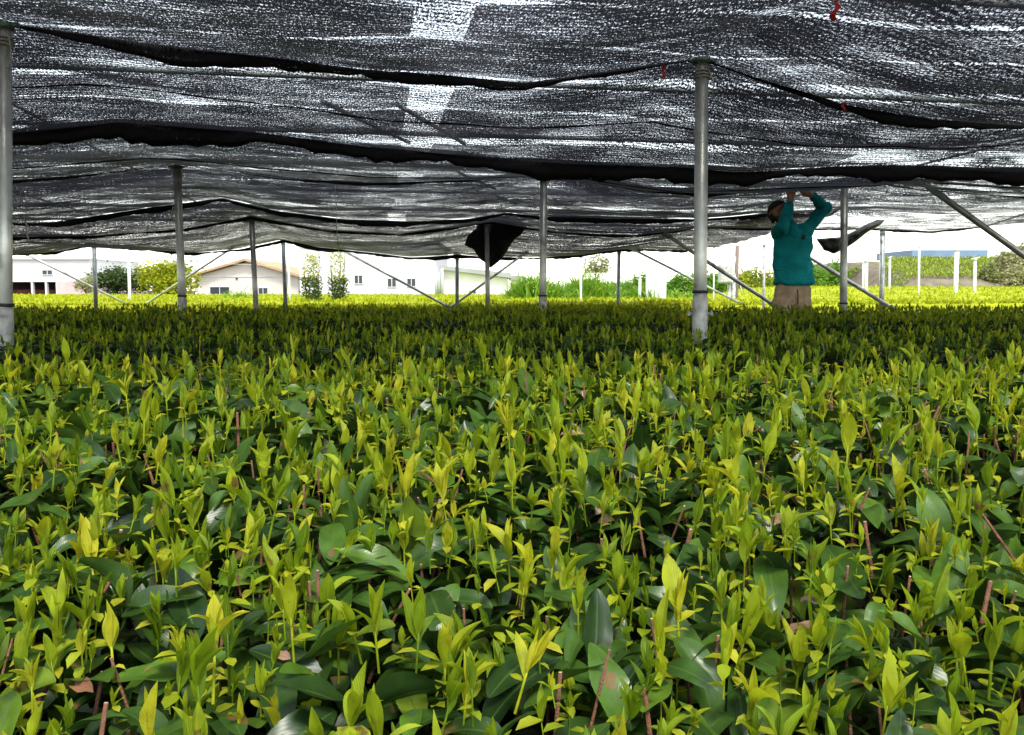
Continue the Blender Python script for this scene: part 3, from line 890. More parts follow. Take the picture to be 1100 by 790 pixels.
# ------------------------------------------------------------------ things hanging from the net
def crumpled(name, outline, d, thick, mat, nseed, parent=None):
    """hanging cloth of real thickness: traced outline, bulged and creased"""
    bm = bmesh.new()
    cx = sum(p[0] for p in outline) / len(outline); cy = sum(p[1] for p in outline) / len(outline)
    K = 7
    front, back = [], []
    for ring in range(K + 1):
        f = ring / K
        rf, rb = [], []
        for (px, py) in outline:
            qx, qy = cx + (px - cx) * f, cy + (py - cy) * f
            nz = mnoise.noise(Vector((qx * 0.11, qy * 0.06, nseed))) + 0.5 * mnoise.noise(Vector((qx * 0.3, qy * 0.12, nseed)))
            b = thick * (1 - f ** 3) + 0.02
            rf.append(bm.verts.new(at(qx, qy, d - b * (1 + 0.7 * nz) if f < 1 else d)))
            rb.append(bm.verts.new(at(qx, qy, d + b * (1 + 0.7 * nz))) if f < 1 else rf[-1])
        front.append(rf); back.append(rb)
    n = len(outline)
    for L in (front, back):
        for r_ in range(1, K):
            for i in range(n):
                try:
                    f = bm.faces.new((L[r_][i], L[r_][(i + 1) % n], L[r_ + 1][(i + 1) % n], L[r_ + 1][i])); f.smooth = True
                except ValueError: pass
        try:
            f = bm.faces.new(L[1]); f.smooth = True
        except ValueError: pass
    bmesh.ops.delete(bm, geom=[v for v in bm.verts if not v.link_faces], context='VERTS')
    bmesh.ops.recalc_face_normals(bm, faces=bm.faces)
    return link(name, bm_mesh(name, bm, M[mat]), parent)


def dense(outl, k=4):
    out = []
    for i, p in enumerate(outl):
        q = outl[(i + 1) % len(outl)]
        for j in range(k):
            f = j / k
            out.append((p[0] + (q[0] - p[0]) * f + random.uniform(-.5, .5), p[1] + (q[1] - p[1]) * f + random.uniform(-.5, .5)))
    return out


o = crumpled('net_bundle', dense([(515, 237), (540, 234), (568, 240), (560, 252), (553, 257), (545, 270), (536, 281), (527, 288), (516, 279), (508, 268), (499, 264), (503, 252), (512, 246)], 3), 11.9, 0.10, 'blackcloth', 3.1)
tag(o, 'bunched black net bundle hanging in a point below the net', 'net bundle')
o = crumpled('net_roll', dense([(877, 257), (888, 260), (900, 257), (914, 250), (928, 242), (942, 236), (952, 236), (945, 242), (932, 250), (919, 260), (907, 268), (895, 273), (885, 269)], 3), 11.6, 0.09, 'rollcloth', 7.7)
tag(o, 'slack dark grey roll of netting drooping behind the worker and a post', 'net roll')

def ribbon(label, pts, d, w):
    bm = bmesh.new()
    P = [at(px, py, d + 0.01 * i) for i, (px, py) in enumerate(pts)]
    vs = []
    for i, p in enumerate(P):
        a = 0.5 * math.sin(i * 1.3)
        dx = Vector((math.cos(a), math.sin(a), 0)) * w * (1 - 0.25 * i / len(P))
        th = Vector((0, 0.002, 0))
        vs.append([bm.verts.new(p - dx - th), bm.verts.new(p + dx - th), bm.verts.new(p + dx + th), bm.verts.new(p - dx + th)])
    for i in range(len(P) - 1):
        for k in range(4):
            bm.faces.new((vs[i][k], vs[i][(k + 1) % 4], vs[i + 1][(k + 1) % 4], vs[i + 1][k]))
    bm.faces.new(vs[0][::-1]); bm.faces.new(vs[-1])
    o = link('red_ribbon', bm_mesh('red_ribbon', bm, M['red']))
    tag(o, label, 'ribbon', 'red tape markers tied to the net')

ribbon('largest red tape ribbon, hanging from the net at the very top', [(902, -8), (898, 2), (901, 8), (894, 16), (896, 22)], 2.9, 0.010)
ribbon('small red tape tied to the net left of the nearest post top', [(713, 70), (712, 77), (714, 85)], 3.7, 0.008)
ribbon('small red tape tied to the net fold right of the nearest post', [(907, 110), (905, 114), (908, 119)], 3.9, 0.010)

def twine(label, pts, d, r):
    bm = bmesh.new()
    add_tube(bm, [at(px, py, d) for px, py in pts], r, 6)
    o = link('hanging_twine', bm_mesh('hanging_twine', bm, M['twine']))
    tag(o, label, 'twine', 'loose twine ends hanging from the net')

twine('straight pale twine hanging from the net above the leafy saplings', [(360, 200), (361, 225), (362, 250), (364, 270)], 7.6, 0.003)
twine('knotted pale twine ends dangling beside the leftmost post', [(26, 232), (28, 240), (31, 246), (29, 252), (32, 261)], 7.2, 0.006)
twine('short pale twine loop on the post with a black band', [(186, 222), (184, 230), (186, 238)], 7.3, 0.005)


# ------------------------------------------------------------------ buildings
def quad_prism(bm, pts, y0, y1):
    """polygon of (x, z) pulled from y0 to y1"""
    a = [bm.verts.new((x, y0, z)) for x, z in pts]; b = [bm.verts.new((x, y1, z)) for x, z in pts]
    n = len(pts)
    for i in range(n): bm.faces.new((a[i], a[(i + 1) % n], b[(i + 1) % n], b[i]))
    bm.faces.new(a[::-1]); bm.faces.new(b)
    bmesh.ops.recalc_face_normals(bm, faces=bm.faces)


def window(parent, px0, py0, px1, py1, d, frame='frame', panes=2):
    a, b = at(px0, py1, d), at(px1, py0, d)
    w, h = b.x - a.x, b.z - a.z
    bm = bmesh.new()
    t = 0.07
    yc = d - 0.05
    for (c, s) in (((a.x + w / 2, yc, a.z + t / 2), (w, 0.12, t)), ((a.x + w / 2, yc, b.z - t / 2), (w, 0.12, t))):
        add_box(bm, c, s)
    for i in range(panes + 1):
        xx = a.x + t / 2 + (w - t) * i / panes
        add_box(bm, (xx, yc, a.z + h / 2), (t, 0.11, h - 2 * t - 0.004))
    f = link('window', bm_mesh('window', bm, M[frame]), parent)
    bm = bmesh.new(); add_box(bm, (a.x + w / 2, d - 0.025, a.z + h / 2), (w - t, 0.04, h - t))
    g = link('pane', bm_mesh('pane', bm, M['glass']))
    g.parent = f; g.matrix_parent_inverse = Matrix.Identity(4)
    return f


def solid(name, parent, x0, x1, y0, y1, z0, z1, mat):
    bm = bmesh.new(); add_box(bm, ((x0 + x1) / 2, (y0 + y1) / 2, (z0 + z1) / 2), (x1 - x0, y1 - y0, z1 - z0))
    return link(name, bm_mesh(name, bm, M[mat]), parent)


GZ = -0.5
# cream gabled house
d = 100.0
pk = at(265, 280.5, d); el = at(209, 297, d); er = at(320, 297, d)
hs = empty('gabled_house', (pk.x, d, GZ), 'cream house with a low tan edged gable roof', 'house')
bm = bmesh.new()
quad_prism(bm, [(el.x, GZ), (er.x, GZ), (er.x, el.z), (pk.x, pk.z - 0.15), (el.x, el.z)], d, d + 14)
link('wall', bm_mesh('wall', bm, M['cream']), hs)
bm = bmesh.new()
for e, sg in ((el, -1), (er, 1)):
    ex = e.x + sg * 0.55; ez = e.z - (pk.z - e.z) * 0.55 / abs(pk.x - e.x)
    quad_prism(bm, [(ex, ez), (pk.x, pk.z), (pk.x, pk.z + 0.28), (ex, ez + 0.28)], d - 0.9, d + 14.5)
link('roof', bm_mesh('roof', bm, M['tanwood']), hs)
bm = bmesh.new(); add_box(bm, (pk.x, d - 0.04, el.z - 0.02), (er.x - el.x + 0.02, 0.08, 0.12))
link('trim', bm_mesh('trim', bm, M['frame']), hs)
window(hs, 225.5, 308, 247, 317, d); window(hs, 277.5, 309, 288, 316.5, d)
bm = bmesh.new(); c = at(254.5, 299.5, d); add_box(bm, (c.x, d - 0.08, c.z), (0.22, 0.15, 0.15))
link('wall_lamp', bm_mesh('wall_lamp', bm, M['dark']), hs)
solid('side_shed', hs, at(199, 0, d).x, el.x - 0.02, d + 2, d + 6, GZ, at(0, 303, d).z, 'tanwood')

# white two storey building
d = 82.0
a, b = at(322, 300, d), at(468, 300, d)
wb = empty('white_building', ((a.x + b.x) / 2, d, GZ), 'large plain white building with three small windows behind the saplings', 'building')
solid('wall', wb, a.x, b.x, d, d + 16, GZ, at(0, 262, d).z, 'wall')
solid('roof', wb, a.x - 0.4, b.x + 0.4, d - 0.4, d + 16.4, at(0, 262, d).z + 0.004, at(0, 259.5, d).z, 'roofgrey')
window(wb, 380.5, 295.5, 390, 305.5, d); window(wb, 416, 299, 426, 309, d); window(wb, 437, 299, 447, 308.5, d)
# low shed with a sloping roof edge
d = 70.0
sh = empty('low_shed', (at(520, 0, d).x, d, GZ), 'low white shed with grey roof edge sloping down to the right', 'shed')
p = [at(476, 290, d), at(545, 299, d)]
bm = bmesh.new()
quad_prism(bm, [(p[0].x, GZ), (p[1].x, GZ), (p[1].x, p[1].z), (p[0].x, p[0].z)], d, d + 8)
link('wall', bm_mesh('wall', bm, M['wall']), sh)
bm = bmesh.new()
quad_prism(bm, [(p[0].x - 0.3, p[0].z + 0.03), (p[1].x + 0.3, p[1].z + 0.0), (p[1].x + 0.3, p[1].z + 0.42), (p[0].x - 0.3, p[0].z + 0.35)], d - 0.5, d + 8.5)
link('roof', bm_mesh('roof', bm, M['roofgrey']), sh)
window(sh, 503, 311.5, 512, 316.5, d)
bm = bmesh.new()
for i, xx in enumerate((468.5, 475)):
    q0, q1 = at(xx, 319, d - 1), at(xx, 288, d - 1); add_tube(bm, [q0, q1], 0.12, 10)
c = at(471.5, 305, d - 0.6); add_tube(bm, [at(471.5, 319, d - .6), at(471.5, 293, d - .6)], [0.22, 0.26], 12)
link('downpipe', bm_mesh('downpipe', bm, M['boxgrey']), sh)
sa = empty('lean_to', (at(553, 0, d).x, d, GZ), 'small lean-to annex at the right end of the low shed', 'annex')
a, b = at(549, 301, d), at(558, 301, d)
solid('wall', sa, a.x, b.x, d + 0.5, d + 5, GZ, a.z, 'wall')
solid('roof', sa, a.x - 0.2, b.x + 0.4, d + 0.1, d + 5.4, a.z + 0.004, a.z + 0.35, 'roofgrey')
# workshop at far left
d = 92.0
a, b = at(-40, 300, d), at(78, 300, d)
ws = empty('workshop', (a.x, d, GZ), 'two tone workshop, white above and pink below, with dark open bays', 'workshop')
solid('upper_wall', ws, a.x, at(84, 0, d).x, d, d + 12, at(0, 303, d).z, at(0, 279, d).z, 'wall')
solid('lower_wall', ws, at(46.5, 0, d).x, at(98, 0, d).x, d - 0.1, d + 11, GZ, at(0, 302.6, d).z, 'pinkwall')
solid('roof', ws, a.x, at(84.6, 0, d).x, d - .3, d + 12.3, at(0, 279, d).z + 0.004, at(0, 277.5, d).z, 'frame')
window(ws, 45.5, 290, 57, 295.8, d)
solid('bay_back', ws, a.x, at(46, 0, d).x, d + 5, d + 5.2, GZ, at(0, 303.2, d).z, 'dark')
solid('stored_goods', ws, a.x + 1, at(45, 0, d).x, d + 3, d + 4.6, GZ, at(0, 311.5, d).z, 'rust')
for xx in (18.5, 34, 46):
    solid('bay_pillar', ws, at(xx - 1, 0, d).x, at(xx + 1, 0, d).x, d + 0.02, d + 0.4, GZ, at(0, 303.2, d).z, 'wall')
# blue roofed building on the hill
d = 95.0
a, b = at(982, 275, d), at(1053, 275, d)
bb = empty('blue_roofed_building', ((a.x + b.x) / 2, d, 2.0), 'long building with a flat blue roof above the green terrace', 'building')
solid('wall', bb, a.x, b.x, d, d + 8, 1.0, at(0, 277.5, d).z, 'roofgrey')
solid('roof', bb, a.x - 0.5, b.x + 0.5, d - .6, d + 8.6, at(0, 277.5, d).z + .004, at(0, 269, d).z, 'blueroof')


# ------------------------------------------------------------------ plants in the distance
def crown_leaves(c, rad, nclump, nleaf, lsize, tb=0.5, squash=0.55):
    c = np.array(c); rad = np.array(rad)
    th = rng.uniform(0, 6.28, nclump); cz = rng.uniform(-0.75, 1, nclump)
    rr = rng.uniform(0.45, 0.98, nclump)
    q = np.sqrt(np.maximum(0, 1 - cz ** 2))
    C = c + np.stack([q * np.cos(th), q * np.sin(th), cz], -1) * rr[:, None] * rad
    P = C[:, None] + rng.normal(0, 1, (nclump, nleaf, 3)) * (rad.mean() * 0.17 * rng.uniform(0.6, 1.5, (nclump, 1, 1)))
    t = np.clip(rng.normal(tb, 0.16, (nclump, 1)) + rng.normal(0, 0.15, (nclump, nleaf)), 0, 1)
    P = P.reshape(-1, 3); n = len(P)
    az = rng.uniform(0, 6.28, n); el = rng.uniform(-0.7, 0.9, n)
    ln = lsize * rng.uniform(0.6, 1.4, n)
    Nn = rng.normal(0, 1, (n, 3)); Nn[:, 2] += 0.8
    return leaf_batch(P, ang_dir(az, el), norm(Nn), ln, ln * squash, rng.normal(0.3, 0.4, n), rng.uniform(0, .5, n), t.ravel(), 2, 2, 0), C


def tree(name, label, cat, px, pyt, pyb_crown, wpx, d, mat, lsize, nclump=60, nleaf=70, tb=0.5, group=None, depth=None, base=None):
    top, low = at(px, pyt, d), at(px, pyb_crown, d)
    rx = at(px + wpx / 2, 312, d).x - at(px, 312, d).x
    rz = (top.z - low.z) / 2
    c = (top + low) / 2
    gz = base if base is not None else float(ground_z(0, d)) - 0.05
    o = empty(name, (c.x, d, gz), label, cat, group)
    a, C = crown_leaves(c, (rx, depth or rx, rz), nclump, nleaf, lsize, tb)
    link('crown', np_mesh('crown', a[0], a[1], M[mat], a[2], a[3]), o)
    bm = bmesh.new()
    r0 = max(0.03, rx * 0.07)
    add_tube(bm, [(c.x, d, gz - 0.1), (c.x + rx * .03, d, (gz + c.z) / 2), (c.x - rx * .04, d, c.z + rz * 0.3)], [r0, r0 * .75, r0 * .35], 9)
    for k in range(0, min(len(C), 12)):
        q = Vector(C[k]); s = Vector((c.x, d, gz + (c.z - gz) * random.uniform(0.4, 0.9)))
        add_tube(bm, [s, s.lerp(q, 0.5) + Vector((0, 0, 0.05 * rz)), q], [r0 * .45, r0 * .3, r0 * .12], 6)
    link('trunk', bm_mesh('trunk', bm, M['bark']), o)
    return o


tree('round_tree', 'dark green round tree beyond the field, left of the lime green tree', 'tree', 122, 291, 318, 46, 84, 'treeleaf', 0.30, 60, 70, 0.5)
tree('round_tree', 'small dark tree between the round tree and the lime green tree', 'tree', 150, 288, 316, 24, 88, 'treeleaf', 0.30, 34, 60, 0.4)
tree('lime_tree', 'bright lime green bushy tree left of the cream house', 'tree', 181, 280, 322, 58, 74, 'limeleaf', 0.28, 75, 80, 0.6)
tree('pale_shrub', 'pale yellowish shrub in front of the pink wall', 'shrub', 92, 295, 320, 22, 80, 'olive', 0.22, 26, 50, 0.8)
tree('garden_tree', 'treetop peeping over the right slope of the cream house roof', 'tree', 296, 281, 300, 13, 118, 'limeleaf', 0.3, 20, 45, 0.3)
tree('garden_tree', 'pale airy tree behind the thin posts, right of the weeds', 'tree', 640, 275, 298, 34, 62, 'olive', 0.22, 24, 36, 0.7)
for i, (px, pt, w, d, lab) in enumerate([(812, 288, 40, 47, 'rounded green bush left of the worker, beyond the brace'), (872, 283, 34, 52, 'green bush right of the worker, beyond the brace'), (897, 281, 26, 55, 'green bush behind the post beside the worker'), (925, 282, 38, 56, 'green bush at the left end of the terrace'), (770, 296, 34, 44, 'green bush behind the grey cabinet'), (690, 298, 46, 52, 'green bush behind the white panel'), (845, 290, 34, 50, 'green bush hidden partly by the worker'), (735, 297, 44, 50, 'green bush behind the nearest post, left side')]):
    tree('bush', lab, 'bush', px, pt, 322, w, d, 'weed' if i % 3 else 'limeleaf', 0.17, 40, 70, 0.25 if i % 3 else .3, 'bushes along the far side of the field', base=-0.3)


def sapling(label, px, pyt, wpx, d, lower):
    """upright young tree: dark old leaves below, bright airy new leaves above"""
    g = at(px, 330, d); g.z = -0.1
    top = at(px, pyt, d)
    o = empty('sapling', g, label, 'sapling', 'two leafy saplings beyond the net')
    w = at(px + wpx / 2, 312, d).x - at(px, 312, d).x
    bm = bmesh.new()
    for k in range(5):
        a = k * 1.3
        q = Vector((g.x + w * 0.8 * math.cos(a), d + w * 0.6 * math.sin(a), top.z * (1.0 if k == 0 else random.uniform(0.72, 0.95))))
        add_tube(bm, [g, g.lerp(q, 0.4) + Vector((0.05 * math.cos(a), 0, 0)), q], [0.022, 0.014, 0.005], 7)
    link('trunk', bm_mesh('trunk', bm, M['bark']), o)
    zl = at(px, lower, d).z
    for (z0, z1, n, mat, sz, tb, nm) in ((0.25, zl, 1050, 'treeleaf', 0.085, 0.8, 'old_crown'), (zl - 0.12, top.z, 420, 'limeleaf', 0.07, 0.6, 'new_crown')):
        hz = rng.uniform(z0, z1, n); f = (hz - 0.2) / (top.z - 0.2)
        nst = rng.integers(0, 6, n)
        aa = nst * 1.3
        wr = w * np.clip(1.15 - 0.75 * f ** 2, 0.1, 2)
        P = np.stack([g.x + wr * 0.75 * np.cos(aa) * f ** .5 + rng.normal(0, w * 0.24, n), d + wr * .6 * np.sin(aa) + rng.normal(0, w * 0.2, n), hz], -1)
        az = rng.uniform(0, 6.28, n); el = rng.uniform(-0.3, 1.2, n); ln = sz * rng.uniform(.6, 1.4, n)
        Nn = rng.normal(0, 1, (n, 3)); Nn[:, 2] += 0.8
        a = leaf_batch(P, ang_dir(az, el), norm(Nn), ln, ln * .45, rng.normal(.3, .3, n), rng.uniform(0, .5, n), np.clip(rng.normal(tb, .2, n), 0, 1), 2, 2, 0)
        link(nm, np_mesh(nm, a[0], a[1], M[mat], a[2], a[3]), o)


sapling('left one of two young leafy saplings, shorter, with forked bright tips', 335, 275, 24, 20, 299)
sapling('right one of two young leafy saplings, taller and slimmer with airy top', 363, 266, 22, 20.5, 300)


def grass_clump(label, px0, px1, pyt, d, n):
    a, b = at(px0, 320, d), at(px1, 320, d)
    o = empty('weed_clump', ((a.x + b.x) / 2, d, -0.1), label, 'weeds', 'bright weed clumps at the field edge')
    ht = at(0, pyt, d).z + 0.1
    x = rng.uniform(a.x, b.x, n); y = d + rng.normal(0, 0.5, n)
    f = (x - a.x) / (b.x - a.x)
    hh = ht * (0.6 + 0.4 * np.sin(np.pi * f) ** 0.6) * rng.uniform(0.7, 1.12, n) * (0.85 + 0.2 * np.sin(x * 3.1) )
    az = rng.uniform(0, 6.28, n)
    P = np.stack([x, y, np.full(n, -0.1)], -1)
    T = ang_dir(az, rng.uniform(1.15, 1.5, n))
    g = leaf_batch(P, T, ang_dir(az + np.pi, np.full(n, .2)), hh * 1.08, np.full(n, 0.05), rng.uniform(-1.1, -0.1, n) * -1, rng.uniform(0, .5, n), np.clip(rng.normal(.5, .22, n), 0, 1), 6, 2, 1)
    m = n
    hz = rng.uniform(0.35, 1.0, m) * hh
    az = rng.uniform(0, 6.28, m); el = rng.uniform(-.2, 1.1, m); ln = rng.uniform(.12, .3, m)
    P2 = np.stack([x + rng.normal(0, .1, m), y + rng.normal(0, .1, m), hz - 0.1], -1)
    h = leaf_batch(P2, ang_dir(az, el), ang_dir(az + np.pi, np.pi / 2 - el), ln, ln * .25, rng.uniform(.1, 1.1, m), rng.uniform(0, .5, m), np.clip(rng.normal(.6, .22, m), 0, 1), 3, 2, 1)
    V, F, U, T_ = merge([g, h])
    link('blades', np_mesh('blades', V, F, M['weed'], U, T_), o)


grass_clump('tall bright weeds left of the black banded post, before the shed', 548, 622, 296, 26, 2600)
grass_clump('tall bright weeds between the black banded post and the thin post', 590, 662, 298, 28, 2400)
grass_clump('yellowish bright weeds right of the thin post', 655, 702, 301, 27, 1800)
grass_clump('low bright weeds in front of the cream house window', 240, 278, 315, 30, 600)
grass_clump('low weeds before the lower white wall, right of the saplings', 425, 470, 318, 26, 500)
grass_clump('yellowish weeds between white panel and nearest post', 712, 752, 304, 28, 1300)

# ------------------------------------------------------------------ right-hand terrace and hill
def tz(X, Y):
    """terrace: soil bank, then planted slope"""
    ex = 47 + 0.02 * (X - 25) ** 2 * 0.2
    f = Y - ex
    z = np.where(f < 0, 0.5, np.where(f < 1.2, 0.5 + f / 1.2 * 0.85, np.where(f < 12, 1.35 + (f - 1.2) * 0.125, 2.7)))
    z = -0.4 + (z + 0.4) * np.clip((X - 20.3) / 2.5, 0, 1)
    return z + 0.05 * lump(X, Y, .35)

xs = np.linspace(20.3, 44, 120); ys = np.linspace(46, 72, 90)
o = grid_sheet('terrace_bank', xs, ys, tz, M['bank'], 'structure')
def terrace_rows(label, y0, y1, n):
    yy = y0 + (y1 - y0) * rng.random(n); xx = rng.uniform(21.6, 34, n) * yy / 50.0
    zz = tz(xx, yy) + rng.uniform(0.0, 0.30, n) + 0.05 * np.sin(yy * 3.5)
    az = rng.uniform(0, 6.28, n); el = rng.uniform(.3, 1.4, n); ln = rng.uniform(.12, .24, n)
    a = leaf_batch(np.stack([xx, yy, zz], -1), ang_dir(az, el), ang_dir(az + np.pi, np.pi / 2 - el), ln, ln * .55, rng.normal(0, .3, n), rng.uniform(.1, .6, n), np.clip(rng.normal(.35, .25, n), 0, 1), 2, 2, 0)
    o = link('terrace_tea', np_mesh('terrace_tea', a[0], a[1], M['terrace'], a[2], a[3]))
    tag(o, label, 'tea terrace', None, 'stuff')
terrace_rows('green tea planted along the terrace below the blue roof', 48.4, 64, 16000)

def hz_(X, Y):
    f = np.clip((X - 0.562 * Y) / 7, 0, 1); g = np.clip((Y - 46) / 6, 0, 1)
    return -0.3 + (f * f * (3 - 2 * f)) * g * 4.2 + 0.18 * lump(X, Y, .25) * f
o = grid_sheet('hill', np.linspace(25.5, 70, 110), np.linspace(46, 74, 80), hz_, M['hillgreen'], 'structure')
for i, (px, pt, w, d, lab, mt) in enumerate([(1082, 268, 22, 50, 'straw coloured bush on the hill at far right', 'olive'), (1098, 263, 24, 52, 'straw coloured bush on the hill cut by the right edge', 'olive'), (1062, 284, 20, 48.5, 'greenish bush at the right end of the terrace', 'olive'), (1092, 285, 34, 48, 'low pale bush at the foot of the right hill', 'olive')]):
    tree('hill_bush', lab, 'bush', px, pt, pt + 34, w, d, mt, 0.2, 30, 60, 0.97 if i != 2 else .5, 'bushes on the right hill', base=0.0)
n = 14000
yy = rng.uniform(56, 61, n); xx = rng.uniform(3, 27, n)
topz = 1.05 + 0.30 * lump(xx * 0.5, yy * 0.5, 0.5) + 0.2 * lump(xx, yy, .3, 2)
zz = -0.3 + (topz + 0.3) * rng.random(n) ** 0.6
az = rng.uniform(0, 6.28, n); el = rng.uniform(.2, 1.4, n); ln = rng.uniform(.15, .4, n)
a = leaf_batch(np.stack([xx, yy, zz], -1), ang_dir(az, el), ang_dir(az + np.pi, np.pi / 2 - el), ln, ln * .45, rng.normal(0.2, .3, n), rng.uniform(.1, .6, n), np.clip(rng.normal(.3, .25, n) + .25 * lump(xx, yy, .2), 0, 1), 2, 2, 0)
o = link('undergrowth', np_mesh('undergrowth', a[0], a[1], M['weed'], a[2], a[3])); tag(o, 'tangled green growth along the far side of the field', 'undergrowth', None, 'stuff')
# pale rough strip between bushes and field
n = 5000
xx = rng.uniform(11, 21, n); yy = rng.uniform(40, 46, n)
az = rng.uniform(0, 6.28, n); ln = rng.uniform(.2, .55, n)
a = leaf_batch(np.stack([xx, yy, np.full(n, .1)], -1), ang_dir(az, rng.uniform(.7, 1.5, n)), ang_dir(az + np.pi, np.full(n, .3)), ln * 1.6, ln * .1, rng.uniform(.1, .9, n), np.zeros(n), np.clip(rng.normal(.8, .2, n), 0, 1), 3, 2, 1)
o = link('rough_grass', np_mesh('rough_grass', a[0], a[1], M['olive'], a[2], a[3])); tag(o, 'pale rough grass strip behind the worker', 'grass', None, 'stuff')


# ------------------------------------------------------------------ white poles, cabinet and small things outside
def pole(label, px, pyt, pyb, d, wpx, mat='whitepole', capw=None, lean=0.0):
    a, b = at(px + lean, pyt, d), at(px, pyb, d)
    b.z = float(ground_z(0, d)) - 0.05
    r = wpx * d / FPX / 2
    o = empty('white_pole', b, label, 'pole', 'white poles out in the field')
    bm = bmesh.new(); add_tube(bm, [b, a], r, 12)
    link('shaft', bm_mesh('shaft', bm, M[mat]), o)
    bm = bmesh.new()
    add_tube(bm, [a + Vector((0, 0, 0.001)), a + Vector((0, 0, 0.05))], r * 1.25, 12)
    if capw: add_tube(bm, [a + Vector((-capw, 0, 0.03)), a + Vector((capw, 0, 0.10))], r * 0.6, 8)
    link('cap', bm_mesh('cap', bm, M['boxgrey']), o)

pole('slim white pole at the meeting of the braces before the dark tree', 139, 266, 327, 17.5, 3.2, lean=-1)
pole('thin white pole right beside the thin post by the saplings', 312, 262, 327, 19, 2.4, lean=-3)
pole('thin white pole before the weeds, right of the black banded post', 624, 277, 325, 24, 2.6)
pole('faint thin white pole left of the airy tree', 606, 278, 312, 32, 1.8)
pole('short thin white pole between weeds and the white panel', 687, 299, 328, 26, 3, lean=.5)
pole('thin pale pole right of the nearest post', 767, 267, 323, 19, 1.6)
pole('pale pole between the grey cabinet and the worker', 821, 265, 325, 15.5, 2.8, 'sleeve')
pole('pair member white pole left of the slim post beside the terrace', 931, 282, 322, 30, 3.0, capw=0.10)
pole('short white pole close to the pair before the terrace', 927.5, 283, 322, 31, 2.2)
pole('thin white pole before the left end of the soil bank', 956, 278, 308, 40, 2.2, capw=0.1)
pole('tall thin white pole in front of the blue roof left end', 987.5, 266, 322, 26, 2.2)
pole('thickest white pole, in front of the blue roof middle', 1026.5, 270, 320, 27, 4.6, lean=1.5)
pole('white pole with a bent top at the blue roof right end', 1047.5, 280, 320, 28, 3.0, capw=0.14)

d = 26.0
a, b = at(694, 297, d), at(716, 297, d)
o = empty('field_board', ((a.x + b.x) / 2, d, -0.15), 'upright plain white panel on posts at the edge of the weeds', 'panel')
solid('board', o, a.x, b.x, d, d + 0.06, -0.02, at(0, 294, d).z, 'whitepole')
for xx in (a.x + .06, b.x - .06):
    bm = bmesh.new(); add_tube(bm, [(xx, d + 0.1, -.2), (xx, d + .1, at(0, 295, d).z)], .03, 10); link('post', bm_mesh('post', bm, M['steel']), o)

d = 21.0
o = empty('utility_cabinet', at(786, 330, d), 'grey cabinet on two legs beside a brown pole and white pipe', 'cabinet')
a, b = at(772, 304, d), at(787, 284.5, d)
bm = bmesh.new(); add_box(bm, ((a.x + b.x) / 2, d, (a.z + b.z) / 2), (b.x - a.x, 0.2, b.z - a.z), None, 0.012)
link('box', bm_mesh('box', bm, M['boxgrey']), o)
solid('door', o, a.x + .03, b.x - .03, d - .115, d - .1, a.z + .03, b.z - .03, 'sleeve')
for xx in (784.5, 789.5):
    q = at(xx, 303, d)
    bm = bmesh.new(); add_tube(bm, [(q.x, d + .1, -.2), (q.x, d + .1, q.z)], .045, 10); link('leg', bm_mesh('leg', bm, M['sleeve']), o)
q = at(792, 264, d + .3)
o2 = empty('brown_pole', (q.x, d + .3, -.2), 'weathered brown pole with a white cable behind the grey cabinet', 'pole')
bm = bmesh.new(); add_tube(bm, [(q.x, d + .3, -.2), (q.x, d + .3, q.z)], [.055, .05], 12); link('shaft', bm_mesh('shaft', bm, M['brownpole']), o2)
bm = bmesh.new(); add_tube(bm, [at(790, 276, d), at(788, 290, d), at(790, 298, d), at(795, 305, d), at(797, 316, d)], .016, 8); link('cable', bm_mesh('cable', bm, M['whitepole']), o2)
bm = bmesh.new()
c = at(799, 318, 42)
for i in range(14):
    bmesh.ops.create_icosphere(bm, subdivisions=2, radius=random.uniform(.15, .32), matrix=Matrix.Translation((c.x + random.uniform(-.4, .4), 42 + random.uniform(-.3, .3), c.z - .1 + random.uniform(-.25, .06))))
o = link('tarp_heap', bm_mesh('tarp_heap', bm, M['tarp'], True)); tag(o, 'heap of turquoise tarpaulin at the field edge left of the worker', 'tarp')

# utility wires far off
def wire(label, pts, d, r=0.012):
    bm = bmesh.new(); add_tube(bm, [at(px, py, d) for px, py in pts], r, 5)
    o = link('overhead_wire', bm_mesh('overhead_wire', bm, M['boxgrey'])); tag(o, label, 'wire', 'thin wires against the sky')
wire('thin wire over the workshop and round tree', [(-20, 283), (50, 284), (120, 284.5), (210, 282), (300, 286)], 60, .02)
wire('thin wire strung above the weeds behind the thin posts', [(570, 293.5), (620, 294), (700, 294.2), (760, 290), (830, 286)], 30, .012)
wire('thin upper wire left of the nearest post', [(700, 292), (730, 288), (760, 286.5)], 34, .012)
pp = empty('utility_pole', at(205, 320, 95), 'thin far utility pole with a crossarm above the lime green tree', 'pole')
bm = bmesh.new(); add_tube(bm, [at(205, 322, 95), at(205, 272, 95)], [.12, .08], 8); link('shaft', bm_mesh('shaft', bm, M['boxgrey']), pp)
bm = bmesh.new(); add_tube(bm, [at(203, 279, 94.9), at(213, 281.5, 94.9)], .06, 6); link('crossarm', bm_mesh('crossarm', bm, M['boxgrey']), pp)

# ------------------------------------------------------------------ the worker
D0 = 8.5
KP = D0 / FPX


def pp_(px, py, dy=0.0):
    return at(px, py, D0 + dy)


def blob(bm, a, b, ra, rb, n=7, sq=(1, 1, 1)):
    a, b = Vector(a), Vector(b)
    for i in range(n + 1):
        f = i / n
        r = ra + (rb - ra) * f
        bmesh.ops.create_icosphere(bm, subdivisions=3, radius=1, matrix=Matrix.Translation(a.lerp(b, f)) @ Matrix.Diagonal((r * sq[0], r * sq[1], r * sq[2], 1)))


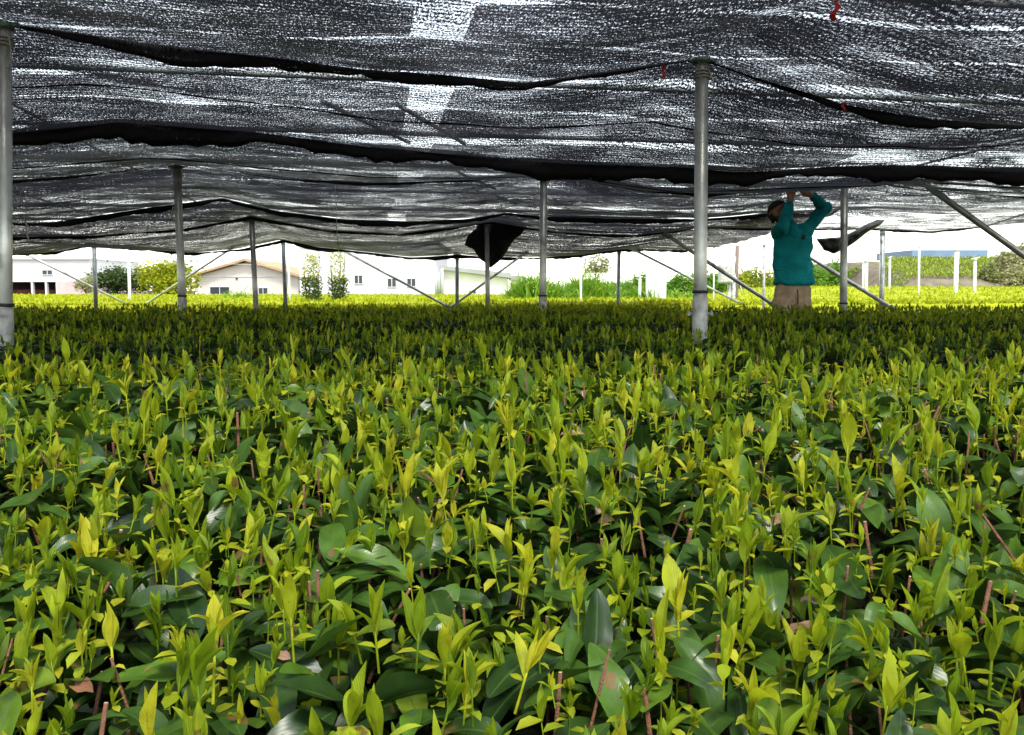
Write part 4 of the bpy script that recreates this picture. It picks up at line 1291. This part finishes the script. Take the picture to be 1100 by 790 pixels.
def remeshed(name, bm, vox, smooth, mat, parent, disp=None):
    me = bpy.data.meshes.new('tmp'); bm.to_mesh(me); bm.free()
    o = bpy.data.objects.new('tmp', me); COL.objects.link(o)
    r = o.modifiers.new('r', 'REMESH'); r.mode = 'VOXEL'; r.voxel_size = vox
    s = o.modifiers.new('s', 'SMOOTH'); s.factor = 0.5; s.iterations = smooth
    dg = bpy.context.evaluated_depsgraph_get(); dg.update()
    m2 = bpy.data.meshes.new_from_object(o.evaluated_get(dg))
    bpy.data.objects.remove(o); bpy.data.meshes.remove(me)
    m2.name = name
    if disp:
        n = len(m2.vertices)
        co = np.zeros(n * 3, np.float32); no = np.zeros(n * 3, np.float32)
        m2.vertices.foreach_get('co', co); m2.vertices.foreach_get('normal', no)
        co = co.reshape(-1, 3); no = no.reshape(-1, 3)
        co += no * disp(co)[:, None]
        m2.vertices.foreach_set('co', co.ravel()); m2.update()
    m2.materials.clear(); m2.materials.append(M[mat])
    m2.polygons.foreach_set('use_smooth', [True] * len(m2.polygons))
    return link(name, m2, parent)


feet_z = 0.0
wk = empty('person', (pp_(851, 312).x, D0, feet_z), 'worker in teal long sleeved shirt and khaki trousers reaching up to the net', 'person')
hipC = pp_(850, 322); neck = pp_(848, 243)
shR = pp_(836, 250, 0.0); shL = pp_(866, 247, 0.02)
elR = pp_(842, 244, -0.27); wrR = pp_(848.5, 219, -0.16); hdR = pp_(850, 211, -0.14)
elL = pp_(886, 223, -0.02); wrL = pp_(873.5, 211, -0.12); hdL = pp_(865.5, 207.5, -0.14)
head = pp_(838.5, 229, -0.03)
hpR, hpL = pp_(841, 331), pp_(860, 331)
knR, knL = Vector((hpR.x - .02, D0 - .03, 0.46)), Vector((hpL.x + .02, D0 - .05, 0.46))
ftR, ftL = Vector((hpR.x - .03, D0, 0.08)), Vector((hpL.x + .04, D0 + .02, 0.08))

bm = bmesh.new()   # body: one continuous skin
blob(bm, hipC, neck + Vector((0, 0, -.16)), .13, .10, 8, (1.0, .66, 1))
blob(bm, neck + Vector((0, .02, -.14)), head, .056, .052, 6)
blob(bm, shR, elR, .05, .040); blob(bm, elR, wrR, .042, .027); blob(bm, shL, elL, .05, .040); blob(bm, elL, wrL, .042, .027)
for h, k_, f_ in ((hpR, knR, ftR), (hpL, knL, ftL)):
    blob(bm, h, k_, .078, .052); blob(bm, k_, f_, .055, .036); blob(bm, f_ + Vector((0, 0, -.03)), f_ + Vector((.01, -.16, -.045)), .042, .033, 5)
# head: looks up and to the picture's right; fd = face direction
fd = Vector((0.60, -0.62, 0.5)).normalized()
sidev = fd.cross(Vector((0, 0, 1))).normalized(); upv = sidev.cross(fd).normalized()
Rm = Matrix((sidev, fd, upv)).transposed().to_4x4()
HM = Matrix.Translation(head) @ Rm
def hs_(c, r, sq):
    bmesh.ops.create_icosphere(bm, subdivisions=3, radius=r, matrix=HM @ Matrix.Translation(Vector(c)) @ Matrix.Diagonal((*sq, 1)))
hs_((0, -.012, .03), .098, (.80, 1.0, .95)); hs_((0, .02, -.045), .075, (.78, .95, .95)); hs_((0, .055, -.085), .034, (1, .9, .8))
hs_((0, .105, -.02), .018, (.75, 1, .9)); hs_((0, .09, .0), .014, (.7, 1, 1.8)); hs_((0, .086, -.055), .020, (1.25, .6, .45))
hs_((0, .082, .03), .026, (2.0, .6, .45))
for s in (-1, 1):
    hs_((s * .080, -.012, -.012), .026, (.4, .8, 1.15)); hs_((s * .045, .06, -.03), .03, (1, .8, .8))
# hands: palm, four bent fingers and a thumb, closed on the net edge
def hand(bm, w, p, up, across, fwd, s):
    blob(bm, w, p, .027, .033, 5, (1, .75, 1))
    for i, ln in enumerate((.036, .042, .040, .031)):
        b = p + across * ((i - 1.5) * .0185) + up * .022
        k1 = b + up * ln + fwd * .008; k2 = k1 + up * ln * .30 + fwd * ln * .62; k3 = k2 + fwd * ln * .30 - up * ln * .45
        blob(bm, b, k1, .0100, .0092, 4); blob(bm, k1, k2, .0092, .0085, 4); blob(bm, k2, k3, .0085, .0075, 4)
    t0 = p - across * (.034 * s) - up * .012; t1 = t0 - across * (.020 * s) + up * .03 + fwd * .012; t2 = t1 + up * .026 + fwd * .012 + across * .008 * s
    blob(bm, t0, t1, .0125, .0105, 4); blob(bm, t1, t2, .0105, .0085, 4)
uR = (hdR - wrR).normalized(); hand(bm, wrR, hdR, uR, uR.cross(Vector((0.2, -1, 0))).normalized(), Vector((0.25, -.95, 0.1)).normalized(), 1)
uL = ((hdL - wrL).normalized() + Vector((0, 0, .35))).normalized(); hand(bm, wrL, hdL, uL, uL.cross(Vector((0, -1, 0))).normalized(), Vector((-0.2, -.95, 0.2)).normalized(), -1)
remeshed('body', bm, 0.0055, 3, 'skin', wk)

# shirt
def folds(co):
    x, y, z = co[:, 0], co[:, 1], co[:, 2]
    return np.array([-0.022 * (abs(mnoise.noise(Vector((a * 7 + c * 4, b * 7, c * 4.5 - a * 3)))) ** .6) + 0.012 + 0.018 * mnoise.noise(Vector((a * 9 + b * 3, b * 9, c * 5))) + 0.015 * mnoise.noise(Vector((a * 16 - c * 9, b * 14, c * 9 + 4))) for a, b, c in zip(x, y, z)])
bm = bmesh.new()
hemc = pp_(852.5, 303); chest = pp_(851, 260); mid_ = pp_(851.5, 284)
blob(bm, hemc, mid_, .190, .180, 6, (1.06, .76, .22)); blob(bm, mid_, chest, .176, .182, 8, (1.04, .66, .5))
blob(bm, chest, pp_(851, 250), .175, .125, 5, (1.0, .66, .6))
blob(bm, pp_(851, 256), pp_(847, 243), .11, .070, 5)
blob(bm, pp_(840, 254), shR, .085, .078, 4); blob(bm, shR, elR, .072, .056, 8); blob(bm, elR, wrR.lerp(elR, .10), .056, .040, 8)
blob(bm, pp_(858, 254), shL, .09, .078, 4); blob(bm, shL, elL, .072, .055, 8); blob(bm, elL, wrL.lerp(elL, .06), .055, .041, 8)
remeshed('shirt', bm, 0.008, 4, 'shirt', wk, folds)
# trousers
def folds2(co):
    x, y, z = co[:, 0], co[:, 1], co[:, 2]
    return np.array([-0.02 * (abs(mnoise.noise(Vector((a * 11 + c * 3, b * 9, c * 3 - a * 5)))) ** .6) + .01 + 0.018 * mnoise.noise(Vector((a * 12, b * 12, c * 4))) for a, b, c in zip(x, y, z)])
bm = bmesh.new()
blob(bm, pp_(852, 310), pp_(850.5, 324), .178, .182, 6, (1.0, .64, .30))
for h, k_, f_ in ((hpR, knR, ftR), (hpL, knL, ftL)):
    h2 = h + Vector((0, 0, .05)); blob(bm, h2, k_, .102, .082, 9); blob(bm, k_, f_, .082, .075, 8)
remeshed('trousers', bm, 0.010, 4, 'trousers', wk, folds2)
bm = bmesh.new()
add_tube(bm, [pp_(857, 311, -.128), pp_(857.5, 319, -.132), pp_(857, 327, -.13)], .006, 8)
link('fly_seam', bm_mesh('fly_seam', bm, M['brownpole']), wk)
# boots
for f_ in (ftR, ftL):
    bm = bmesh.new()
    blob(bm, f_ + Vector((0, 0.03, .08)), f_ + Vector((0, 0.03, -.02)), .06, .058, 4); blob(bm, f_ + Vector((0, .04, -.03)), f_ + Vector((.01, -.19, -.04)), .056, .042, 6, (1, 1, .8))
    remeshed('boot', bm, .008, 3, 'rubber', wk)
# cap with brim, and hair at the nape
bm = bmesh.new()
r_ = bmesh.ops.create_icosphere(bm, subdivisions=4, radius=1, matrix=HM @ Matrix.Translation((0, -.014, .04)) @ Matrix.Diagonal((.086, .106, .095, 1)))
inv = HM.inverted()
bmesh.ops.delete(bm, geom=[v for v in bm.verts if (inv @ v.co).z < 0.045], context='VERTS')
link('cap', bm_mesh('cap', bm, M['hair'], True), wk)
bm = bmesh.new()
nb = 12
rows_ = []
for j in range(4):
    rr = []
    for i in range(nb + 1):
        a = math.pi * (0.12 + 0.76 * i / nb)
        ext = j / 3 * 0.075
        q = HM @ Vector((math.cos(a) * (.084 + ext * .25), -.014 + math.sin(a) * (.098 + ext), .036 - ext * .10 - .012 * (math.cos(a) ** 2)))
        rr.append(bm.verts.new(q))
    rows_.append(rr)
for j in range(3):
    for i in range(nb): bm.faces.new((rows_[j][i], rows_[j][i + 1], rows_[j + 1][i + 1], rows_[j + 1][i])).smooth = True
bmesh.ops.solidify(bm, geom=bm.faces[:], thickness=0.006)
link('cap_brim', bm_mesh('cap_brim', bm, M['hair'], True), wk)
bm = bmesh.new()
for i in range(40):
    a = random.uniform(math.pi * 1.12, math.pi * 1.88); zz = random.uniform(-.045, .04)
    q = HM @ Vector((math.cos(a) * .072, -.022 + math.sin(a) * .080, zz))
    bmesh.ops.create_icosphere(bm, subdivisions=2, radius=random.uniform(.014, .022), matrix=Matrix.Translation(q))
remeshed('hair', bm, .006, 2, 'hair', wk)
for s in (-1, 1):
    bm = bmesh.new()
    bmesh.ops.create_icosphere(bm, subdivisions=2, radius=.0125, matrix=HM @ Matrix.Translation((s * .033, .0745, .008)))
    link('eye', bm_mesh('eye', bm, M['eye'], True), wk)
bm = bmesh.new()
c = pp_(863, 255, -0.13)
add_box(bm, c, (0.035, 0.012, 0.05), Matrix.Rotation(0.3, 3, 'Y'), 0.004)
link('chest_emblem', bm_mesh('chest_emblem', bm, M['rubber']), wk)

# ------------------------------------------------------------------ light
w = bpy.data.worlds.new('World'); sc.world = w; w.use_nodes = True
nt = w.node_tree
bg = nt.nodes['Background']
sky = nt.nodes.new('ShaderNodeTexSky'); sky.sky_type = 'NISHITA'; sky.sun_disc = False
SUN_EL, SUN_AZ = R(58), R(165)        # azimuth clockwise from +Y: behind the camera, a little to the right
sky.sun_elevation = SUN_EL; sky.sun_rotation = SUN_AZ
sky.air_density = 1.4; sky.dust_density = 0.6; sky.ozone_density = 1.0
hsv = nt.nodes.new('ShaderNodeHueSaturation'); hsv.inputs['Saturation'].default_value = 0.4
nt.links.new(sky.outputs[0], hsv.inputs['Color'])
nt.links.new(hsv.outputs[0], bg.inputs['Color'])
bg.inputs['Strength'].default_value = 0.14
sd = bpy.data.lights.new('sun', 'SUN'); sd.energy = 1.5; sd.angle = R(14); sd.color = (1.0, 0.95, 0.86)
so = bpy.data.objects.new('sun', sd); COL.objects.link(so)
dirv = Vector((math.sin(SUN_AZ) * math.cos(SUN_EL), math.cos(SUN_AZ) * math.cos(SUN_EL), math.sin(SUN_EL)))
so.rotation_euler = (-dirv).to_track_quat('-Z', 'Y').to_euler()

sc.view_settings.view_transform = 'Standard'
sc.view_settings.look = 'None'
sc.view_settings.exposure = 1.6
sc.view_settings.gamma = 1
sc.render.engine = 'CYCLES'
sc.cycles.transparent_max_bounces = 24
sc.cycles.max_bounces = 6
sc.cycles.diffuse_bounces = 3
sc.cycles.caustics_reflective = False
sc.cycles.caustics_refractive = False
